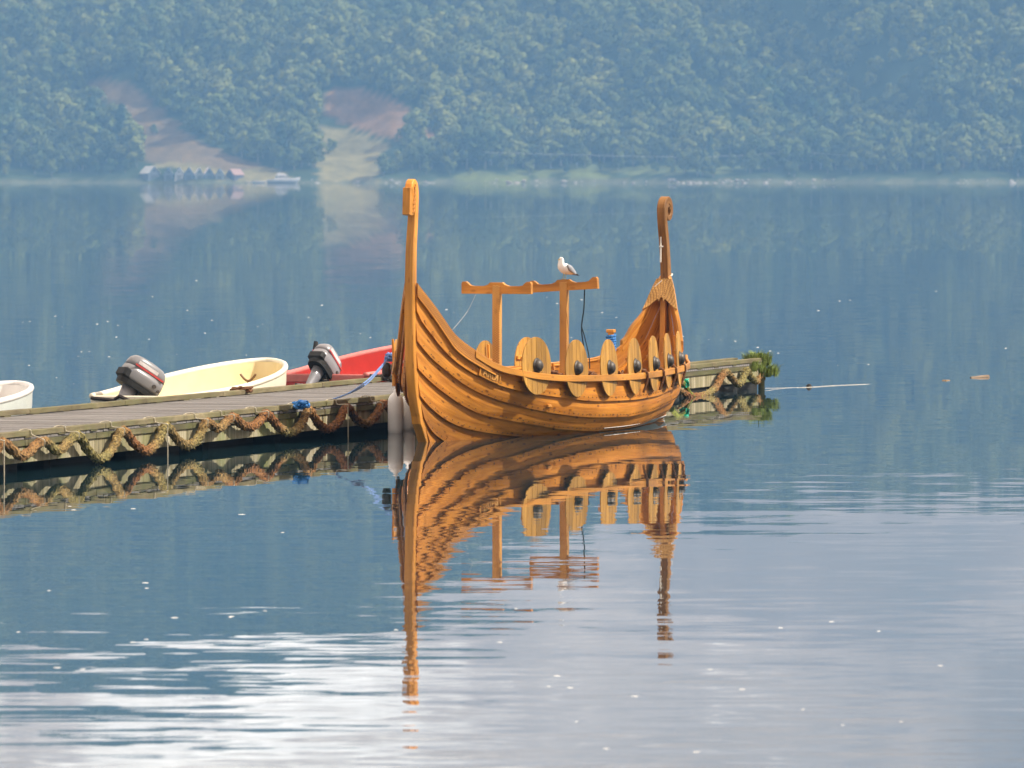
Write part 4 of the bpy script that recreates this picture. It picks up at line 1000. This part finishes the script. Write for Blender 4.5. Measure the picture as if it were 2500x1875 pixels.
def outboard(parent_loc, rz, tilt, roll, size, cowl_mat, label, striped):
    e = empty('outboard_motor', parent_loc, rz, label, 'outboard motor'); e.rotation_euler = (roll, tilt, rz); e.scale = (size * 1.12, size, size * .95)
    # local: x forward (towards the boat), z up; powerhead above, leg below
    def rring(x0, x1, hy, z, n=20, p=3.2):
        cx_, hx = (x0 + x1) / 2, (x1 - x0) / 2
        return [Vector((cx_ + hx * math.copysign(abs(math.cos(a)) ** (2 / p), math.cos(a)), hy * math.copysign(abs(math.sin(a)) ** (2 / p), math.sin(a)), z)) for a in [2 * math.pi * k / n for k in range(n)]]
    mb = MB(); mb.loft([rring(-.30, .26, .165, .0), rring(-.31, .27, .175, .03), rring(-.31, .275, .178, .12), rring(-.30, .27, .172, .2)]); low = mb.build('lower_cowl', cowl_mat, e, smooth=True, fix=True)
    mb = MB(); mb.loft([rring(-.30, .268, .170, .206), rring(-.295, .26, .166, .27), rring(-.275, .235, .155, .335), rring(-.24, .19, .13, .375), rring(-.17, .11, .08, .392), rring(-.1, .05, .02, .396)]); upc = mb.build('upper_cowl', cowl_mat, e, smooth=True, fix=True)
    for s in (-1, 1):
        mb = MB(); mb.box((-.02, s * .169, .225), (.44, .012, .022)); mb.build('stripe', plain('red_stripe', (.60, .06, .06), .4), upc)
        mb = MB(); mb.box((-.06, s * .163, .278), (.30, .016, .05), Matrix.Rotation(-s * .14, 3, 'X')); mb.build('label_panel', plain('white_label', (.82, .8, .8), .4), upc)
        mb = MB(); mb.tube([(.12, s * .172, .09), (.12, s * .186, .09)], .028, 12); mb.tube([(.2, s * .168, .06), (.2, s * .182, .06)], .022, 12); mb.build('vent', M_iron, low)
    mb = MB(); mb.loft([rring(-.29, .25, .155, -.09), rring(-.30, .26, .165, -.012)]); mb.build('pan', M_float, e, fix=True)
    mb = MB(); mb.box((-.25, 0, .06), (.14, .30, .16), bev=.03); mb.build('air_intake', M_float, e)
    M_leg = plain('grey_leg_paint', (.25, .25, .27), .35, .2, .06, 4)
    mb = MB(); mb.loft([rring(-.20, .02, .085, -.09, p=2.4), rring(-.18, 0, .075, -.25, p=2.4), rring(-.17, -.03, .06, -.5, p=2.2), rring(-.20, -.03, .045, -.66, p=2.2)]); leg = mb.build('leg', M_leg, e, smooth=True, fix=True)
    mb = MB(); mb.box((-.16, 0, -.66), (.34, .16, .02), bev=.006); mb.loft([[Vector((x, r * math.cos(a), -.84 + r * math.sin(a))) for a in [2 * math.pi * k / 12 for k in range(12)]] for (x, r) in ((-.36, .02), (-.30, .05), (-.15, .06), (0, .045), (.06, .01))]); mb.box((-.14, 0, -.75), (.2, .03, .22), bev=.01); mb.build('gearcase', M_leg, e, fix=True)
    mb = MB()
    for q in range(3):
        a = q * 2.094; mb.box((-.37, .075 * math.cos(a), -.84 + .075 * math.sin(a)), (.02, .09, .11), Matrix.Rotation(a, 3, 'X') @ Matrix.Rotation(.5, 3, 'Z'))
    mb.build('propeller', M_float, e)
    mb = MB()
    for s in (-1, 1): mb.box((.10, s * .1, -.24), (.09, .03, .30), bev=.01)
    mb.box((.06, 0, -.16), (.10, .18, .10), bev=.015); mb.tube([(.02, -.12, -.12), (.02, .12, -.12)], .03, 10); mb.build('clamp_bracket', M_float, e)
    mb = MB()
    if striped: mb.tube([(.20, -.05, -.06), (.30, -.07, -.12), (.36, -.08, -.10)], .022, 8); mb.tube([(.36, -.08, -.1), (.46, -.09, -.02)], .026, 10)
    else: mb.tube([(.12, .20, -.15), (.0, .25, .1), (-.06, .26, .26)], .022, 8); mb.tube([(-.06, .26, .26), (-.16, .27, .50)], .036, 10)
    mb.build('tiller', M_float, e)
    return e
M_cowlA = plain('light_grey_cowl', (.21, .21, .22), .3, 0, .04, 3, coat=.3); M_cowlB = plain('silver_grey_cowl', (.24, .235, .25), .3, 0, .06, 3, coat=.3)
outboard(px2wY(338, 944, 97.6), math.radians(28), math.radians(32), 0, 1.0, M_cowlA, 'large grey outboard motor tilted up on the yellow boat', True)
outboard(px2wY(788, 905, 105.0), DRZ - math.radians(16), math.radians(44), math.radians(0), .92, M_cowlB, 'smaller grey outboard motor tilted up on the red boat', False)

# ------------------------------------------------------------------ far shore buildings and boats
def shoreprop(x, y, D=2.0):
    """pixel on the far shore -> ground point"""
    X = (x - 1250) / FPX * (SHORE + D)
    for _ in range(4): Y = shore(X) + D; X = (x - 1250) / FPX * Y
    return Vector((X, Y, 0))
def house(x, w_px, ybase, ytop, wallc, roofc, label, D=3.0, rz=0.0, depth=7.0, name='boathouse', cat='boathouse', eave=.55, door=True):
    g = shoreprop(x, 0, D); Yd = g.y; k = Yd / FPX; w = w_px * k; zb = CAMH - (ybase - YHOR) * k; h = (ybase - ytop) * k; he = h * eave
    e = empty(name, (g.x, g.y, zb), rz, label, cat, 'boathouses on the far shore' if cat == 'boathouse' else None)
    V = [(-w / 2, 0, -1.5), (w / 2, 0, -1.5), (w / 2, 0, he), (0, 0, h), (-w / 2, 0, he)]; V2 = [(a, depth, c) for a, b, c in V]
    mb = MB(); mb.add(V + V2, [(0, 1, 2, 3, 4), (9, 8, 7, 6, 5), (0, 4, 9, 5), (1, 6, 7, 2), (0, 5, 6, 1)]); mb.build('wall', plain('wall_' + label[:10], wallc, .8, 0, .12, .6), e)
    rm = plain('roof_' + label[:10], roofc, .5, 0, .12, .8)
    for s in (-1, 1):
        a = Vector((s * (w / 2 + .35), 0, he - .28 * (h - he) / (w / 2))); b = Vector((0, 0, h + .06)); n_ = Vector((-(b - a).z, 0, (b - a).x)) if s < 0 else Vector(((b - a).z, 0, -(b - a).x)); n_ = n_.normalized() * .14
        P = [a + Vector((0, -.45, 0)), b + Vector((0, -.45, 0)), b + Vector((0, depth + .4, 0)), a + Vector((0, depth + .4, 0))]
        if n_.z < 0: n_ = -n_
        mb = MB(); mb.add(P + [p + n_ for p in P], [(0, 1, 2, 3), (7, 6, 5, 4), (0, 4, 5, 1), (1, 5, 6, 2), (2, 6, 7, 3), (3, 7, 4, 0)]); mb.build('roof_slope', rm, e, fix=True)
    if door:
        mb = MB(); mb.box((0, -.06, he * .42), (w * .55, .1, he * .84)); d = mb.build('door', plain('door_' + label[:10], tuple(c * .5 for c in wallc), .7), e)
        mb = MB(); mb.box((0, -.08, he + (h - he) * .35), (w * .16, .1, w * .16)); mb.build('window', M_float, e)
    return e
GREYB, PALE = (.14, .16, .19), (.36, .40, .40)
house(376, 34, 443, 406, GREYB, (.62, .62, .58), 'leftmost boathouse with pale roof and dark grey wall', 4, math.radians(38), 7)
house(411, 21, 444, 410, (.24, .28, .32), (.16, .18, .22), 'narrow grey boathouse, second from the left in the row')
house(437, 21, 443, 409, (.80, .78, .72), (.30, .32, .34), 'white boathouse, the brightest of the row')
house(461, 22, 444, 409, (.20, .24, .30), (.20, .22, .26), 'blue grey boathouse right of the white one')
house(487, 20, 445, 410, PALE, (.72, .72, .66), 'pale green boathouse with light left roof', 4, math.radians(8))
house(511, 22, 445, 409, (.20, .25, .32), (.66, .58, .56), 'slate blue boathouse with pinkish roof', 4, math.radians(9))
house(536, 20, 445, 412, (.34, .38, .40), (.24, .28, .32), 'pale grey boathouse, second from the right in the row')
house(562, 26, 443, 413, (.10, .10, .13), (.36, .22, .19), 'rightmost boathouse with reddish roof and dark wall', 4, math.radians(-40), 7)
house(849, 13, 332, 323, (.80, .80, .76), (.25, .2, .2), 'tiny white shed in the hillside field', 92, .2, 4, 'shed', 'shed')
house(871, 22, 333, 320, (.42, .42, .45), (.30, .32, .36), 'small grey farmhouse beside the white shed', 94, -.3, 6, 'farmhouse', 'house')
def cruiser(x, y, L, label, rz, s=1.0, cabin=True):
    g = px2w(x, y, 0); g.y = min(g.y, SHORE - 30); g.x = (x - 1250) / FPX * g.y; e = empty('motor_cruiser' if cabin else 'dinghy', (g.x, g.y, 0), rz, label, 'boat')
    e.scale = (1, 1, 1.45 if cabin else 1)
    rings = []
    for (f, b, z0, z1) in ((0, .9, -.1, 1.3), (.15, 1.0, -.2, 1.3), (.5, 1.0, -.25, 1.45), (.75, .75, -.2, 1.7), (.92, .3, .2, 1.95), (1, .03, 1.2, 2.1)):
        hw = b * L * .14; rings.append([Vector(((f - .5) * L, y_, z * s)) for (y_, z) in ((-hw, z1), (-hw * .9, (z0 + z1) / 2), (0, z0), (hw * .9, (z0 + z1) / 2), (hw, z1), (0, z1 + .05))])
    mb = MB(); mb.loft(rings); mb.build('hull', M_wgel, e, fix=True)
    if cabin:
        hw = L * .105; rings = []
        for (x_, w, z) in ((0, 1, 1.35), (0, .95, 2.3), (0, .85, 3.0)):
            k = .04 * (z - 1.35); rings.append([Vector((a * L, b * hw * w, z)) for a, b in ((-.28 + k, -1), (.2 - k * 1.6, -1), (.2 - k * 1.6, 1), (-.28 + k, 1))])
        mb = MB(); mb.loft(rings); c = mb.build('cabin', M_wgel, e, fix=True)
        for q in range(4):
            mb = MB(); mb.box((-.2 * L + q * .1 * L, -hw * .955, 2.2), (.07 * L, .12, .55)); mb.build('window', M_float, c)
        mb = MB(); mb.box((-.08 * L, 0, 3.2), (.22 * L, hw * 1.3, .5), bev=.1); mb.tube([(-.1 * L, 0, 3.4), (-.12 * L, 0, 4.6)], .08, 6); mb.build('flybridge', M_wgel, c)
    return e
cruiser(692, 446, 16, 'large white motor cruiser moored by the far shore', math.radians(4), 1.0)
cruiser(632, 446, 6.5, 'low white boat left of the motor cruiser', math.radians(8), .7, False)
# poles and wire
def pole(x, ybase, ytop, D, label, arm=False):
    g = shoreprop(x, 0, D); g.z = hill(g.x, g.y); k = g.y / FPX; h = (ybase - ytop) * k; e = empty('utility_pole', g, 0, label, 'pole', 'poles on the far hillside')
    mb = MB(); mb.tube([(0, 0, -1), (0, 0, h)], .22, 8); mb.build('shaft', M_bark, e)
    if arm:
        mb = MB(); mb.box((0, 0, h - .5), (4.2, .25, .25)); mb.build('cross_arm', M_bark, e)
    return g + Vector((0, 0, h))
tops = [pole(1945, 398, 370, 22, 'utility pole with cross arm above the right hand shore', True)]
pole(838, 292, 252, 115, 'bare pole standing in the reddish clearing'); pole(378, 352, 338, 62, 'short pole at the foot of the brown clearing'); pole(442, 392, 372, 30, 'pole behind the boathouses')
mb = MB(); ww = [(1180, 372), (1400, 378), (1650, 383), (1800, 380), (1945, 372), (2100, 381), (2250, 378), (2400, 367), (2560, 348)]
mb.tube(catmull([px2wY(x, y, SHORE + 15) for x, y in ww], 6), .065, 5); tag(mb.build('power_line', M_wgel, None), 'thin pale power line strung along the far shore', 'power line')
# pale rocks along the far waterline
rgr = random.Random(12); M_rock = plain('pale_shore_rock', (.38, .35, .31), .85, 0, .25, .5)
def rock_mesh(seed):
    r = random.Random(seed); mb = MB(); rings = []
    for i, (z, k) in enumerate(((-.6, .8), (0, 1), (.45, .85), (.8, .5), (.95, .1))):
        rings.append([Vector((k * math.cos(a) * r.uniform(.75, 1.2), k * math.sin(a) * r.uniform(.75, 1.2), z * r.uniform(.8, 1.15))) for a in [2 * math.pi * q / 8 for q in range(8)]])
    mb.loft(rings); return mb.mesh('shore_rock', M_rock)
RM = [rock_mesh(i) for i in range(4)]
segs = [(600, 655, 14), (735, 880, 14), (940, 1060, 14), (1180, 1340, 16), (1340, 1620, 14), (1630, 1830, 34), (1860, 2040, 20), (2335, 2372, 12), (2400, 2500, 10)]
for (a, b, n_) in segs:
    for i in range(n_):
        x = a + (b - a) * (i + rgr.random()) / n_; g = shoreprop(x, 0, rgr.uniform(-1.0, 3.0)); s = (.25 + 1.35 * rgr.random() ** 2) * (1.0 if (a, b) in ((1640, 1820), (1180, 1340)) else .75)
        o = link('shore_rock', rgr.choice(RM)); o.location = (g.x, g.y, max(0, hill(g.x, g.y)) - .1); o.scale = (s * 1.7, s, s * .8); o.rotation_euler = (0, 0, rgr.random() * 6); tag(o, 'pale boulder on the waterline of the far shore', 'rock', 'pale boulders along the far waterline')

# ------------------------------------------------------------------ things afloat
M_foam = plain('white_fleck', (.85, .84, .82), .7, 0, .05, 20)
mb = MB(); mb.loft([[Vector((k * math.cos(a), k * .5 * math.sin(a), z)) for a in [2 * math.pi * q / 8 for q in range(8)]] for (z, k) in ((-.3, .6), (0, 1), (.5, .75), (.8, .2))]); fleck = mb.mesh('fleck', M_foam)
FL_PX = [(73, 785), (56, 787), (135, 772), (151, 798), (263, 785), (284, 823), (372, 724), (786, 745), (753, 775), (641, 791), (629, 797), (517, 782), (904, 824), (880, 815), (266, 871), (165, 883), (138, 922), (180, 937), (370, 886), (1090, 756), (1108, 762), (1420, 732), (1470, 763), (1505, 775), (1540, 788), (1610, 801), (1668, 821), (1702, 793), (1730, 829), (1760, 830), (1795, 833), (1850, 848), (1880, 857), (1900, 862), (2285, 711), (2372, 685), (2075, 733), (2050, 735), (2120, 890), (2045, 892), (1936, 893), (1345, 768), (1360, 741), (170, 1236), (180, 1245), (325, 1242), (590, 1256), (690, 1300), (358, 1436), (355, 1423), (120, 1442), (647, 1491), (562, 1507), (426, 1508), (45, 1543), (325, 1568), (357, 1561), (140, 1630), (202, 1634), (565, 1505), (1220, 1568), (967, 1538), (1360, 1650), (1340, 1676), (1392, 1679), (1734, 1634), (1905, 1533), (2030, 1518), (2145, 1541), (1812, 1683), (2057, 1770), (2200, 1762), (1407, 1762), (1260, 1486), (1550, 1700), (2296, 1625), (1480, 1828), (1700, 1836), (1960, 1732)]
rgf = random.Random(77)
for _ in range(22):
    FL_PX.append((rgf.uniform(0, 2500), 640 + 260 * rgf.random() ** .7))
for (x, y) in FL_PX:
    if 940 < x < 1680 and y < 1080 and y > 850: continue
    g = px2w(x, y, 0); q = Matrix.Rotation(-DRZ, 3, 'Z') @ (g - DP)
    if -4 < q.x < 36 and -.3 < q.y < 5.2: continue
    o = link('foam_fleck', fleck); o.location = (g.x, g.y, .0); w = g.y / FPX * rgf.uniform(1.2, 3.0) * (2.0 if y > 1100 else 1); o.scale = (w * (1.7 if y > 1100 else 1), w * 1.3, .0035 if y > 1100 else min(.014, w * .3)); tag(o, 'small white fleck floating on the open water', 'foam fleck', 'white flecks on the water')
g = px2w(2392, 921, 0); mb = MB(); mb.tube([px2wY(2370, 923, 120.8), px2wY(2392, 921, 121), px2wY(2412, 920, 121.2)], lambda f: .022 + .016 * f, 8); tag(mb.build('driftwood', plain('bleached_driftwood', (.22, .16, .11), .8, 0, .4, 6), None), 'bleached driftwood stick floating far right of the dock', 'driftwood')
mb = MB(); mb.tube([px2wY(2300, 929.5, 119.2), px2wY(2309, 929, 119.2), px2wY(2318, 929.5, 119.3)], .018, 6); tag(mb.build('driftwood', plain('brown_driftwood', (.25, .17, .09), .8), None), 'short brown wood chip floating left of the driftwood stick', 'driftwood')
mb = MB(); mb.tube(catmull([px2w(1868, 948, .02), px2w(1925, 947, .0), px2w(1975, 945, .004), px2w(2040, 941, .004), px2w(2090, 939, .003), px2w(2125, 938, -.002)], 5), .0035, 6); fl_ = mb.build('floating_line', M_white, None); tag(fl_, 'thin white line floating out from the dock end', 'rope')
p_ = px2w(1975, 945, 0); mb = MB(); mb.loft([[Vector((p_.x + r * math.cos(a), p_.y + r * math.sin(a), z)) for a in [2 * math.pi * i / 10 for i in range(10)]] for (z, r) in ((-.04, .03), (0, .05), (.03, .045), (.055, .015))]); tag(mb.build('cork_float', M_float, None, smooth=True), 'small dark float on the white line off the dock', 'float')
